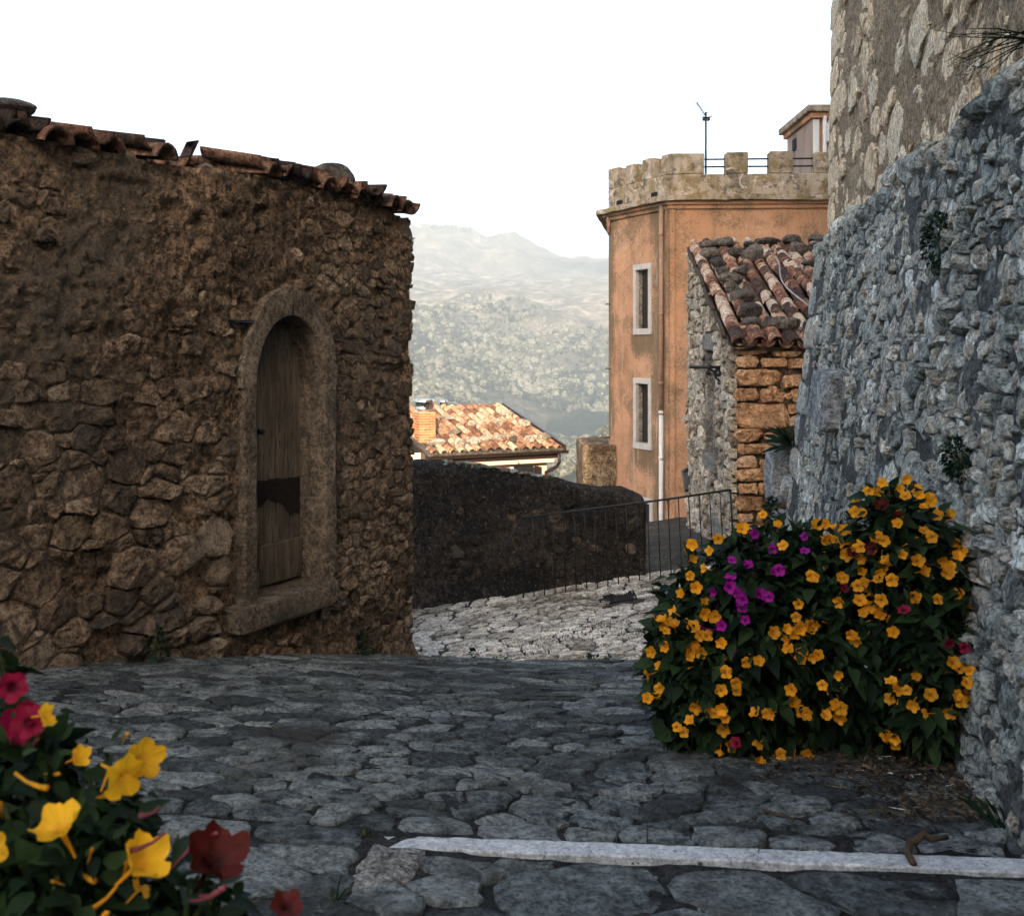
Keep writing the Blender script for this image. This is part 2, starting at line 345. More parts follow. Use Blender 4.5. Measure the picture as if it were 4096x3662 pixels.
M_PLAS = plaster_mat('orange_plaster', [(.46, .235, .13), (.575, .305, .17), (.64, .385, .24)], (.17, .115, .06), .6, 0, face=True)
M_PARA = plaster_mat('parapet_render', [(.30, .23, .17), (.44, .35, .26), (.56, .46, .36)], (.09, .075, .055), .9, 0, (.22, .155, .055))
M_HUT = plaster_mat('hut_render', [(.30, .22, .17), (.4, .3, .23), (.46, .34, .26)], (.10, .085, .075), .9, 0)
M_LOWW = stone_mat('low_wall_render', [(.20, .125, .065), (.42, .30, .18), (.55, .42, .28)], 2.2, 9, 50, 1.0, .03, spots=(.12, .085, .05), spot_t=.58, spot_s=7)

def leaf_mat(name, c1, c2, trans=.25):
    m, nt, b, pos = base_mat(name, .6, .12)
    oi = nt.nodes.new('ShaderNodeObjectInfo'); at = nt.nodes.new('ShaderNodeAttribute'); at.attribute_name = 'rnd'
    f = nmath(nt, 'FRACT', nmath(nt, 'ADD', oi.outputs['Random'], at.outputs['Fac']))
    r = ramp(nt, [(0, c1), (1, c2)]); nt.links.new(f, r.inputs[0])
    n = noise(nt, pos, 60, 3, .5); g = nmath(nt, 'MULTIPLY_ADD', n, .6, .7)
    gm = nt.nodes.new('ShaderNodeVectorMath'); gm.operation = 'SCALE'; nt.links.new(r.outputs[0], gm.inputs[0]); nt.links.new(g, gm.inputs['Scale'])
    nt.links.new(gm.outputs[0], b.inputs['Base Color'])
    tr = nt.nodes.new('ShaderNodeBsdfTranslucent'); nt.links.new(gm.outputs[0], tr.inputs[0])
    mx = nt.nodes.new('ShaderNodeMixShader'); mx.inputs[0].default_value = trans
    nt.links.new(b.outputs[0], mx.inputs[1]); nt.links.new(tr.outputs[0], mx.inputs[2]); nt.links.new(mx.outputs[0], nt.nodes['Material Output'].inputs[0])
    return m
M_LEAF = leaf_mat('flower_leaf', (.004, .012, .006), (.026, .052, .016))
M_WEED = leaf_mat('weed_leaf', (.006, .020, .011), (.018, .040, .018))
M_GRASS = leaf_mat('street_grass', (.03, .045, .015), (.07, .085, .03))
M_STEM = leaf_mat('plant_stem', (.03, .05, .015), (.07, .085, .025), .1)
def petal_mat(name, inner, outer, trans=.35):
    m, nt, b, pos = base_mat(name, .6, .25)
    at = nt.nodes.new('ShaderNodeAttribute'); at.attribute_name = 'rad'
    r = ramp(nt, [(0, inner), (.28, inner), (.55, outer), (1, outer)]); nt.links.new(at.outputs['Fac'], r.inputs[0])
    oi = nt.nodes.new('ShaderNodeObjectInfo'); n = noise(nt, pos, 50, 3, .6)
    tc = nt.nodes.new('ShaderNodeTexCoord'); fl = nt.nodes.new('ShaderNodeVectorMath'); fl.operation = 'MULTIPLY'; fl.inputs[1].default_value = (1, 1, 0); nt.links.new(tc.outputs['Object'], fl.inputs[0])
    nr_ = nt.nodes.new('ShaderNodeVectorMath'); nr_.operation = 'NORMALIZE'; nt.links.new(fl.outputs[0], nr_.inputs[0]); vein = noise(nt, nr_.outputs[0], 7.0, 3, .6)
    set_bump(nt, b, vein, .5, .004)
    g = nmath(nt, 'ADD', nmath(nt, 'MULTIPLY_ADD', oi.outputs['Random'], .45, .25), nmath(nt, 'ADD', nmath(nt, 'MULTIPLY', n, .3), nmath(nt, 'MULTIPLY', vein, .7)))
    gm = nt.nodes.new('ShaderNodeVectorMath'); gm.operation = 'SCALE'; nt.links.new(r.outputs[0], gm.inputs[0]); nt.links.new(g, gm.inputs['Scale'])
    nt.links.new(gm.outputs[0], b.inputs['Base Color'])
    tr = nt.nodes.new('ShaderNodeBsdfTranslucent'); nt.links.new(gm.outputs[0], tr.inputs[0])
    mx = nt.nodes.new('ShaderNodeMixShader'); mx.inputs[0].default_value = trans
    nt.links.new(b.outputs[0], mx.inputs[1]); nt.links.new(tr.outputs[0], mx.inputs[2]); nt.links.new(mx.outputs[0], nt.nodes['Material Output'].inputs[0])
    return m
M_YEL = petal_mat('yellow_petal', (.74, .29, .008), (.80, .345, .012))
M_GOLD = petal_mat('golden_petal', (.85, .42, .02), (.95, .52, .018), .4)
M_BUDR = petal_mat('red_bud', (.22, .05, .06), (.22, .05, .06), .1)
M_MAG = petal_mat('magenta_petal', (.25, .004, .16), (.36, .006, .27))
M_RED = petal_mat('red_petal', (.045, .005, .004), (.095, .011, .007))
M_CRIM = petal_mat('crimson_petal', (.10, .003, .015), (.28, .007, .04))

# ------------------------------------------------------------------ stone laying
def sites_rows(u0, u1, v0, v1, h, w, g):
    out = []; v = v0
    while v < v1:
        hh = g.uniform(*h); u = u0 - g.uniform(0, w[1])
        while u < u1:
            ww = g.uniform(*w)
            out.append((u + ww / 2 + g.normal(0, .06) * ww, v + hh / 2 + g.normal(0, .16) * hh, ww * hh)); u += ww
        v += hh
    return np.array(out)
def voronoi(sit, box, asp=1.0, wt=.0, k=26):
    q = sit[:, :2] * A(1, asp); n = len(q); wts = wt * (sit[:, 2] - sit[:, 2].mean()) * asp
    u0, u1, v0, v1 = box; out = []
    for i in range(n):
        d = ((q - q[i]) ** 2).sum(1); d[i] = 1e9
        nb = np.argpartition(d, min(k, n - 2))[:k]; nb = nb[np.argsort(d[nb])]
        poly = [(u0, v0 * asp), (u1, v0 * asp), (u1, v1 * asp), (u0, v1 * asp)]
        for j in nb:
            nx, ny = 2 * (q[j] - q[i]); c = (q[j] ** 2).sum() - (q[i] ** 2).sum() + wts[i] - wts[j]
            res = []; m = len(poly)
            for a in range(m):
                p, r = poly[a], poly[(a + 1) % m]; sp = nx * p[0] + ny * p[1] - c; sr = nx * r[0] + ny * r[1] - c
                if sp <= 0: res.append(p)
                if (sp < 0 < sr) or (sr < 0 < sp):
                    t = sp / (sp - sr); res.append((p[0] + t * (r[0] - p[0]), p[1] + t * (r[1] - p[1])))
            poly = res
            if len(poly) < 3: break
        out.append(np.array([(p[0], p[1] / asp) for p in poly]) if len(poly) >= 3 else None)
    return out
def resample(Q, N):
    Qc = np.concatenate([Q, Q[:1]]); L = np.r_[0, np.cumsum(np.linalg.norm(np.diff(Qc, axis=0), axis=1))]
    t = np.linspace(0, L[-1], N, endpoint=False)
    return np.stack([np.interp(t, L, Qc[:, 0]), np.interp(t, L, Qc[:, 1])], -1)
def stone_uvw(poly, gap, h, seed, N=12, tilt=.5, rough=.35, back=-.05, edge=.10, rings=((1.0, .25), (.93, .72), (.74, .95), (.40, 1.0)), jag=.045):
    g = np.random.default_rng(seed)
    Q = poly
    Q = np.concatenate([Q * (1 - edge) + np.roll(Q, -1, 0) * edge, Q * edge + np.roll(Q, -1, 0) * (1 - edge)], 1).reshape(-1, 2)
    Q = resample(Q, N); c = Q.mean(0); d = Q - c; L = np.linalg.norm(d, axis=1) + 1e-6
    Q = c + d * np.maximum(1 - gap / L, .45)[:, None] * (1 + g.normal(0, jag, N))[:, None]
    size = np.sqrt(max(1e-5, (Q.max(0) - Q.min(0)).prod()))
    V = [np.c_[Q, np.full(N, back)]]; ta, tb = g.normal(0, tilt, 2)
    off = g.normal(0, .12, 2) * size                      # the highest part sits off centre
    for sc, k in rings:
        q = c + off * (1 - sc) + (Q - c) * (sc + g.normal(0, .035, N))[:, None]
        V.append(np.c_[q, h * k * (1 + g.normal(0, .10, N))])
    V.append(np.array([[c[0] + off[0], c[1] + off[1], h]])); V = np.concatenate(V)
    m = V[:, 2] > back + 1e-6
    dd = (V[:, :2] - c) / size
    nz = fbm(np.c_[dd * 3.0, np.full(len(V), seed * .37 % 50)], 3, seed % 97, .6)
    V[m, 2] += (h * (ta * dd[:, 0] + tb * dd[:, 1]) + h * rough * nz)[m]
    F = []; r = len(rings) + 1
    for i in range(r - 1):
        for j in range(N): F.append([i * N + j, i * N + (j + 1) % N, (i + 1) * N + (j + 1) % N, (i + 1) * N + j])
    for j in range(N): F.append([(r - 1) * N + j, (r - 1) * N + (j + 1) % N, r * N])
    return V, F
def proj_area(V):
    y = np.maximum(V[:, 1], .05); x = V[:, 0] / y * FPX + PW / 2; z = HOR - V[:, 2] / y * FPX
    x0, x1, z0, z1 = max(x.min(), 0), min(x.max(), PW), max(z.min(), 0), min(z.max(), PH)
    return max(0, x1 - x0) * max(0, z1 - z0) if V[:, 1].min() > .1 else 0
def lay(parent, stones, name, mat, limit=290, smooth=False):
    """stones: list of (V world, F, rnd). The largest in view become parts, the rest one part of kind stuff."""
    order = sorted(range(len(stones)), key=lambda i: -proj_area(stones[i][0]))
    rest = MB()
    for n, i in enumerate(order):
        V, F, r = stones[i]
        if n < limit and proj_area(V) > 0: obj(name, V, F, mat, parent, smooth, rnd=r)
        else: rest.add(V, F, r)
    o = rest.build(name, mat, parent, smooth)
    if o: o['kind'] = 'stuff'
def lay_cells(sit, polys, f, hfn, gap, keep=lambda u, v: True, N=12, tilt=.5, rough=.35, back=-.05, seed0=0, **kw):
    out = []
    for i, (s, pl) in enumerate(zip(sit, polys)):
        if pl is None or not keep(s[0], s[1]): continue
        h = hfn(s[0], s[1])
        if h is None: continue
        V, F = stone_uvw(pl, gap * float(rng.uniform(.6, 1.6)), h, seed0 + i, N, tilt, rough, back, **kw)
        out.append((f(V[:, 0], V[:, 1], V[:, 2]), F, float(rng.uniform())))
    return out
def sheet(f, u0, u1, v0, v1, step, wfn, mask=None, vstep=None):
    us = np.linspace(u0, u1, int((u1 - u0) / step) + 2); vs = np.linspace(v0, v1, int((v1 - v0) / (vstep or step)) + 2)
    U, Vv = np.meshgrid(us, vs); w = wfn(U, Vv); F = grid(len(us), len(vs))
    V = f(U.ravel(), Vv.ravel(), w.ravel())
    if mask is not None:
        c = (U.ravel()[F].mean(1), Vv.ravel()[F].mean(1)); F = F[mask(*c)]
    return V, F

# ------------------------------------------------------------------ ground: the street, the lane beyond the crest, the land around
def zg_front(x, y):
    yy = np.maximum(y, 0)
    return -(1.2 + .0234 * y + .0174 * yy ** 2) + .052 * np.maximum(-x, 0)
def zg_lane(x, y): return -3.12 + .148 * np.clip(x, -4, 3.4) + 0 * y - .12 * np.maximum(y - 14, 0)
def zg(x, y): return np.maximum(zg_front(x, y), zg_lane(x, y))

def f_front(u, v, w): return np.stack([u, v, zg_front(u, v) + w], -1)
SK = -.082
def f_pave(u, v, w):                    # paving courses run parallel to the marble strip
    y = v + SK * (u + .37) * np.clip((6 - v) / 3, 0, 1); return np.stack([u, y, zg_front(u, y) + w], -1)
def f_lane(u, v, w): return np.stack([u, v, zg_lane(u, v) + w], -1)
def dirtw(U, V): return .014 * fbm(p3(U * 3, V * 3), 4, 3) + .010 * fbm(p3(U * 14, V * 14), 3, 13) + .006
V, F = sheet(f_front, -4.5, 4.5, 1.6, 10.6, .035, lambda U, V: dirtw(U, V) - .03 * np.maximum(V - 8.6, 0))
street = obj('street', V, F, M_DIRT, org=A(0, 5, -1.9)); tag(street, kind='structure')
V, F = sheet(f_front, -9, 9, -26, 1.62, .3, lambda U, V: -.004 + 0 * U)
tag(obj('street_behind', V, F, M_DIRT), kind='structure')
g = np.random.default_rng(11)
st = []
for (y0, y1, h, w) in ((2.0, 2.70, (.20, .32), (.28, .55)), (2.90, 4.4, (.05, .13), (.09, .30)), (4.4, 9.6, (.07, .19), (.12, .38))):
    xw = y1 * .56 + .25
    st.append(sites_rows(-xw, xw, y0, y1, h, w, g))
sit = np.concatenate(st)
def wall_x(y): return .885 + .2 * y
sit = sit[(np.abs(sit[:, 0]) < sit[:, 1] * .56 + .5)]
sit = np.concatenate([sit[~((np.abs(sit[:, 0] + .32) < .14) & (np.abs(sit[:, 1] - 2.6) < .16))], [(-.32, 2.60, .03), (-.14, 2.66, .03), (-.15, 2.50, .04), (-.53, 2.63, .04), (-.50, 2.46, .04), (-.31, 2.42, .04), (.02, 2.62, .04)], [(-.58 - i * .30, 2.80 + .01 * math.sin(i * 3), .05) for i in range(5)]])
lo = sit[:, 1] < 2.72; md = (sit[:, 1] > 2.72) & (sit[:, 1] < 2.875); hi = sit[:, 1] > 2.875
pol = [None] * len(sit)
for msk, box in ((lo, (-5.5, 5.5, 1.7, 2.715)), (md, (-5.5, -.415, 2.722, 2.875)), (hi, (-5.5, 5.5, 2.882, 9.9))):
    ii = np.nonzero(msk)[0]
    for k_, p_ in zip(ii, voronoi(sit[ii], box, 1.35, .25, min(26, len(ii) - 1))): pol[k_] = p_
def keep_front(u, v):
    return u < wall_x(v) + .12 and (u + .816) * .870 - (v - 8) * .494 > -.1 and not (abs(v - 2.60) < .02 and abs(u + .32) < .02)
PAVER = ((1.0, .45), (.95, .86), (.78, .98), (.42, 1.0))
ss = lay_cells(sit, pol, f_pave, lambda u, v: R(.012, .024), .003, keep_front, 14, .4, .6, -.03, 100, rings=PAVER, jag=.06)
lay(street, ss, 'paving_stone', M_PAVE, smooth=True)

V, F = sheet(f_lane, -6, 3.6, 8.4, 20, .04, lambda U, V: dirtw(U, V))
lane = obj('lane', V, F, M_LANED, org=A(0, 11, -3.2)); tag(lane, kind='structure')
sit = sites_rows(-2.2, 3.2, 8.7, 12.7, (.10, .19), (.14, .34), g)
# long dressed edging slabs that cross the lane in a line
sl = np.array([(-1.4 + i * .52, 10.55 + i * .115, .2) for i in range(8)] + [(-1.2 + i * .06, 10.6 + i * .30, .15) for i in range(6)])
sit = np.concatenate([np.array([s for s in sit if (np.hypot((s[0] - sl[:, 0]) / .30, (s[1] - sl[:, 1]) / .13)).min() > 1]), sl])
pol = voronoi(sit, (-2.4, 3.6, 8.6, 12.75), 1.4)
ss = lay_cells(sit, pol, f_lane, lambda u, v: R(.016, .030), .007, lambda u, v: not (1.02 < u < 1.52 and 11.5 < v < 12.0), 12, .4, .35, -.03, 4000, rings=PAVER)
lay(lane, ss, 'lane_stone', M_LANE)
gr = MB()
for i in range(1500):
    cx, cy_, sx, sy = [(.45, 10.5, .5, .16), (.1, 10.1, .35, .1), (-.9, 9.95, .4, .08), (.95, 10.75, .3, .1), (-.65, 10.35, .06, .05), (1.3, 10.3, .4, .1)][int(rng.integers(6))]
    x, y = cx + g.normal() * sx * .5, cy_ + g.normal() * sy * .5; z = float(zg_lane(x, y)); h = R(.02, .06); a = R(0, 6.28)
    gr.add([[x - .006 * math.cos(a), y - .006 * math.sin(a), z], [x + .006 * math.cos(a), y + .006 * math.sin(a), z], [x + g.normal() * .02, y + g.normal() * .02, z + h]], [[0, 1, 2]], R(0, 1))
tag(gr.build('grass', M_WEED, smooth=False), 'short dark grass growing between the pale lane stones', 'grass', kind='stuff')

# far land: one sheet out to the horizon
SKY = [(-200, 850), (1000, 880), (1400, 895), (1640, 900), (1800, 905), (1880, 915), (1945, 945), (2010, 938), (2060, 930), (2100, 950), (2150, 985), (2200, 1010), (2280, 1035), (2340, 1020), (2390, 1035), (2440, 1030), (2600, 1035), (3000, 1060), (4300, 1030)]
PROF = [(24, 3000), (40, 3000), (90, 2750), (180, 2300), (300, 1980), (480, 1830), (650, 1700), (820, 1560), (1000, 1400), (1250, 1270), (1550, 1180), (1900, 1120), (2250, 1050), (2450, 1010), (2600, 0), (3000, 0), (4200, 0)]
azp = np.concatenate([np.linspace(-math.pi, -.55, 70, endpoint=False), np.linspace(-.55, -.13, 60, endpoint=False), np.linspace(-.13, .13, 300, endpoint=False), np.linspace(.13, .55, 60, endpoint=False), np.linspace(.55, math.pi, 71)])
rp = np.concatenate([np.geomspace(24, 300, 40, endpoint=False), np.geomspace(300, 2600, 260, endpoint=False), np.geomspace(2600, 4200, 14)])
def terrain_y(px, r):
    sk = np.interp(px, [s[0] for s in SKY], [s[1] for s in SKY])
    y = np.interp(np.log(r), np.log([p[0] for p in PROF]), [p[1] for p in PROF])
    t = np.clip((r - 1700) / (2600 - 1700), 0, 1)
    shelf = np.interp(t, [0, .35, .62, .80, .93, 1], [1, .93, .80, .42, .03, 0])
    y2 = sk + (1165 - sk) * shelf
    y = np.where(r > 1700, y2, np.minimum(y, 2900))
    y = np.where(r > 2600, sk + (r - 2600) * .05, y)
    spur = np.clip((px - 1640) / 420, -1, 2.5)                      # the wooded spur falls from upper left to lower right
    y = y + np.clip(spur, 0, 1.3) * 210 * np.exp(-((r - 900) / 330) ** 2) - 60 * np.exp(-((r - 560) / 200) ** 2) * np.clip(1 - spur, 0, 1)
    y = y - 130 * np.exp(-((r - 330) / 110) ** 2) * np.clip((px - 2100) / 300, 0, 1.2)
    return y
def terrain(az, r):
    px = PW / 2 + FPX * np.tan(np.clip(az, -.6, .6))
    y = terrain_y(px, r)
    x, yy = np.sin(az) * r, np.cos(az) * r
    z = (HOR - y) / FPX * r * np.cos(np.clip(az, -.6, .6))
    back = np.clip((np.abs(az) - .6) / .5, 0, 1)
    z = z * (1 - back) + back * (-9 - r * .035)
    q = p3(x / 330, yy / 330)
    n1 = fbm(q, 5, 41); n2 = np.abs(fbm(q * 2.3 + 5, 4, 47))
    amp = np.clip((r - 200) / 900, 0, 1) * np.where(r > 2450, np.clip((2610 - r) / 200, 0, 1), 1)
    z = z + amp * (30 * n1 - 42 * n2 + 12) + np.clip((r - 100) / 200, 0, 1) * 3 * fbm(q * 9, 3, 53) + np.where((r > 2300) & (r < 2620), 5 * fbm(p3(x / 28, yy / 28), 3, 55), 0)
    return x, yy, z
AZ, RR = np.meshgrid(azp, rp)
x, y, z = terrain(AZ, RR)
V = np.stack([x.ravel(), y.ravel(), z.ravel()], -1); F = grid(len(azp), len(rp))
k = len(V); V = np.concatenate([V, [[0, 0, -16.0]]]); F = F.tolist() + [[i, (i + 1), k] for i in range(len(azp) - 1)]
def hill_mat():
    m, nt, b, pos = base_mat('hillside', 1.0, .1)
    n1 = noise(nt, pos, .006, 8, .62, .6); n2 = noise(nt, pos, .03, 7, .7, .4); n3 = noise(nt, pos, .12, 5, .7)
    sx = nt.nodes.new('ShaderNodeSeparateXYZ'); nt.links.new(pos, sx.inputs[0])
    dist = nmath(nt, 'SQRT', nmath(nt, 'ADD', nmath(nt, 'MULTIPLY', sx.outputs[0], sx.outputs[0]), nmath(nt, 'MULTIPLY', sx.outputs[1], sx.outputs[1])))
    past = ramp(nt, [(.38, (.05, .048, .036)), (.5, (.15, .13, .095)), (.60, (.33, .29, .22))]); nt.links.new(n2, past.inputs[0])
    wood = ramp(nt, [(.3, (.010, .017, .010)), (.6, (.022, .032, .016)), (.8, (.04, .05, .026))]); nt.links.new(n3, wood.inputs[0])
    k = nmath(nt, 'ADD', nmath(nt, 'MULTIPLY', n1, .75), nmath(nt, 'MULTIPLY', n2, .25))
    near = nmath(nt, 'MULTIPLY_ADD', nmath(nt, 'MAXIMUM', nmath(nt, 'SUBTRACT', 1150.0, dist), -160.0), .0009, k)
    scrub = nmath(nt, 'MAXIMUM', nmath(nt, 'SUBTRACT', 1.0, nmath(nt, 'MULTIPLY', nmath(nt, 'ABSOLUTE', nmath(nt, 'SUBTRACT', dist, 2440.0)), 1 / 190)), 0.0)
    near = nmath(nt, 'MULTIPLY_ADD', scrub, .16, near)                 # dark scrub band that also paints relief shade under the ridge cliffs
    kr = ramp(nt, [(.47, (0, 0, 0)), (.56, (1, 1, 1))]); nt.links.new(near, kr.inputs[0])
    col = mixc(nt, kr.outputs[0], past.outputs[0], wood.outputs[0])  # pasture and wood tones also stand in for slope shading
    sn = nt.nodes.new('ShaderNodeNewGeometry'); s2 = nt.nodes.new('ShaderNodeSeparateXYZ'); nt.links.new(sn.outputs['True Normal'], s2.inputs[0])
    steep = ramp(nt, [(.86, (1, 1, 1)), (.955, (0, 0, 0))]); nt.links.new(s2.outputs[2], steep.inputs[0])
    rock = ramp(nt, [(.35, (.05, .045, .038)), (.65, (.15, .13, .10))]); nt.links.new(n3, rock.inputs[0])
    col = mixc(nt, nmath(nt, 'MULTIPLY', steep.outputs[0], .7), col, rock.outputs[0])
    nt.links.new(col, b.inputs['Base Color'])
    set_bump(nt, b, nmath(nt, 'ADD', n2, n3), .8, 6.0); return m
M_HILL = hill_mat()
tag(obj('hills', V, F, M_HILL, org=A(0, 0, 0)), kind='structure')

# the far wood: thousands of crowns that read as one mass
def crown_proto(seed):
    V, F = ICO[1]; V = V * (1 + .85 * fbm(V * 2.0 + seed * 3.3, 3, seed))[:, None]; V[:, 2] = V[:, 2] * .9 + .35
    return V, np.array(F)
PRO = [crown_proto(s) for s in (3, 5, 8, 13, 21, 34, 55)]
tv, tf, tr_, nn = [], [], [], 0
g = np.random.default_rng(21)
NC = 90000
az = g.uniform(-.17, .16, NC); r = np.exp(g.uniform(math.log(330), math.log(2300), NC))
az[:320] = g.uniform(-.105, -.036, 320); r[:320] = g.uniform(2540, 2600, 320)        # a line of trees on the flat ridge
x, y, z = terrain(az, r)
dens = fbm(np.stack([x / 170, y / 170, 0 * x], -1), 4, 61) + (1050 - r) / 900 + .12 - .12 * (r > 1250)
dens = dens - .75 * ((np.tan(az) * FPX + PW / 2 > 1950 + (900 - r) * .5) & (r < 950)); dens[:320] = 1  # trees thinned so the dark ground stands in for the shaded valley floor
ok = np.nonzero(dens > g.uniform(-.12, .4, NC))[0][:15500]
for i in ok:
    sz = (1.2 + 3.7 * g.uniform() ** 1.9) * (.7 + .3 * min(1, r[i] / 700)); V, F = PRO[g.integers(7)]
    a = g.uniform(0, 6.28); c_, s_ = math.cos(a), math.sin(a)
    tv.append(np.stack([V[:, 0] * c_ - V[:, 1] * s_, V[:, 0] * s_ + V[:, 1] * c_, V[:, 2] * g.uniform(.9, 1.5)], -1) * sz + A(x[i], y[i], z[i]))
    tf.append(F + nn); tr_.append(np.full(len(V), g.uniform())); nn += len(V)
M_WOODS = stone_mat('far_wood_foliage', [(.022, .028, .018), (.06, .066, .042), (.17, .165, .115), (.27, .26, .20)], .02, .5, 2.2, .9, .8)  # dark to pale crown tones also stand in for shaded and sunlit trees
wd = obj('wooded_hillside', np.concatenate(tv), np.concatenate(tf), M_WOODS, org=A(0, 0, 0), rnd=np.concatenate(tr_))
tag(wd, 'pale hazy woodland covering the slopes across the valley', 'woodland', kind='stuff')

# air: one closed box of haze round everything
hv = np.array([[sx * 4400, sy * 4400, zz] for zz in (-420, 430) for sx, sy in ((-1, -1), (1, -1), (1, 1), (-1, 1))], float)
hm = bpy.data.materials.new('haze_air'); hm.use_nodes = True; hn = hm.node_tree; hn.nodes.remove(hn.nodes['Principled BSDF'])
pv = hn.nodes.new('ShaderNodeVolumePrincipled'); pv.inputs['Color'].default_value = (.375, .43, .475, 1); pv.inputs["Density"].default_value = .00054; pv.inputs['Anisotropy'].default_value = 0.0
hn.links.new(pv.outputs[0], hn.nodes['Material Output'].inputs['Volume'])
tag(obj('haze', hv, [[3, 2, 1, 0], [4, 5, 6, 7], [0, 1, 5, 4], [1, 2, 6, 5], [2, 3, 7, 6], [3, 0, 4, 7]], hm, smooth=False, org=A(0, 0, 0)), kind='stuff')

# ------------------------------------------------------------------ left house with the arched door
LC = A(-.816, 8, 0); LU = A(-.494, -.870, 0); LN = A(.870, -.494, 0); LB = A(-.870, .494, 0)
def f_left(u, v, w):
    u, v, w = np.broadcast_arrays(*(np.asarray(t, float) for t in (u, v, w)))
    return LC + u[..., None] * LU + w[..., None] * LN + v[..., None] * A(0, 0, 1)
def wl(px, py):                         # photo pixel -> (t, z) on the left wall
    r = (px - PW / 2) / FPX; t = (-.816 - 8 * r) / (.494 - .87 * r); return t, (HOR - py) / FPX * (8 - .87 * t)
EAVE = [(-.3, 1.00), (0, 1.03), (.46, 1.10), (.9, 1.145), (1.4, 1.13), (2.0, 1.125), (2.4, 1.085), (3.5, 1.075), (7, 1.10)]
def eave(t): return np.interp(t, [e[0] for e in EAVE], [e[1] for e in EAVE])
def base_left(t):
    return zg_front(LC[0] + LU[0] * t, LC[1] + LU[1] * t)
DT, DW, DS, DA, DI = 1.427, .335, -.24, .231, -1.62      # door: centre, half width, spring, apex, sill height
OW, OA = .475, .43
def arch_half(z, hw, spr, apex):        # half width of the (slightly pointed) opening at height z
    z = np.asarray(z, float); k = np.clip((z - spr) / (apex - spr), 0, 1)
    return np.where(z > apex, 0, hw * np.sqrt(np.maximum(1 - k ** 1.85, 0)))
lh = thing('rubble_house', 'dark brown rubble house with an arched wooden door and a tiled eave', 'house', (LC + LU * 2 + A(0, 0, -2.4)))
def lmort(U, V):
    q = p3(U * 2.2, V * 2.6)
    w = .030 * fbm(q, 5, 71, .6) + .030 * fbm(q * 4.3, 4, 74, .6) - .022 * np.clip(fbm(q * 7, 3, 79), .15, 1) * 2
    w = w + .022 * (1 - 2 * np.abs(fbm(p3(U * 13, V * 9), 4, 83, .6))) - .016 - .03 * np.clip(fbm(p3(U * 11 + 7, V * 13), 3, 87) - .28, 0, 1) * 3
    up = np.clip((V + .25) / .7, 0, 1) * np.clip((U - .9) / .6, 0, 1)                 # upper left keeps its thick mortar coat
    w = w + .034 * up + .012 * (1 - up) - .024 * np.clip((-V - .7) / .8, 0, 1) * np.clip((U - 1.2) / .8, 0, 1)
    foot = np.clip((base_left(U) + .22 - V) / .25, 0, 1) * np.clip(1 - U / .9, 0, 1)
    return w + foot ** 2 * .13
V, F = sheet(f_left, -.01, 6.2, -3.3, 1.22, .0125, lmort, lambda u, v: ~((np.abs(u - DT) < arch_half(v, DW + .03, DS, DA + .03)) & (v > DI - .02)) & (v < eave(u) - .0) & (u < 4.4))
V2, F2 = sheet(f_left, 4.3, 6.2, -3.0, 1.22, .06, lambda U, V: 0 * U - .01)
obj('mortar_wall', V, F, M_LMORT, lh); 
m = MB()
m.add(V2, F2)
B0 = lambda t, s, z: LC + LU * t + LB * s + A(0, 0, z)
def quad(a, b, c, d): return np.array([a, b, c, d]), [[0, 1, 2, 3]]
V, F = sheet(lambda u, v, w: LC + A(.87, -.494, 0) * 0 + (u * 1.0)[..., None] * LB + v[..., None] * A(0, 0, 1) + w[..., None] * (-LU), 0, 4, -3.9, 1.06, .04, lambda U, V: .03 * fbm(p3(U * 4, V * 4), 4, 5) - .01)
m.add(V, F); m.add(*quad(B0(0, 4, -3.9), B0(6.2, 4, -3.9), B0(6.2, 4, 2.0), B0(0, 4, 1.4))); m.add(*quad(B0(6.2, 0, -3), B0(6.2, 4, -3), B0(6.2, 4, 2), B0(6.2, 0, 1.2)))
m.build('side_wall', M_LMORT, lh)
g = np.random.default_rng(31)
sit = np.concatenate([sites_rows(1.7, 4.3, -2.75, -.75, (.07, .20), (.08, .33), g), sites_rows(1.7, 4.3, -.75, 1.2, (.05, .15), (.06, .24), g), sites_rows(-.02, 1.7, -2.75, 1.2, (.045, .125), (.06, .22), g)])
pol = voronoi(sit, (-.03, 4.4, -3.0, 1.25), 1.25, .5)
def lkeep(u, v):
    if abs(u - DT) < arch_half(v, OW + .05, DS, OA + .05) and v > DI - .1: return False
    if DI - .22 < v < DI and DT - .5 < u < DT + .55: return False
    return base_left(u) - .12 < v < eave(u) - .05
def lh_h(u, v):
    up = min(1, max(0, (v + .25) / .7)) * min(1, max(0, (u - .9) / .6))
    if up > .2 and g.uniform() < .82 * up: return None
    if g.uniform() < .12: return None
    low = min(1, max(0, (-v - .6) / 1.2)) * min(1, max(0, (u - 1.2) / 1.0))
    return R(.010, .040) * (.6 if u < 1.2 else 1) + .018 * low + .004 * up
ss = lay_cells(sit, pol, f_left, lh_h, .004, lkeep, 11, .8, .7, -.05, 9000)
for i in range(26):                      # corner stones, deep into both faces
    z0 = -2.5 + i * .135; hh = R(.11, .135)
    if z0 > .95: break
    V, F = cbox(LC + LU * R(.14, .30) + LB * R(.1, .2) + A(0, 0, z0), -LU * R(.3, .33), -LB * 0.25 + LN * R(.005, .03), A(0, 0, hh), .02)
lay(lh, ss, 'stone', M_LSTONE)
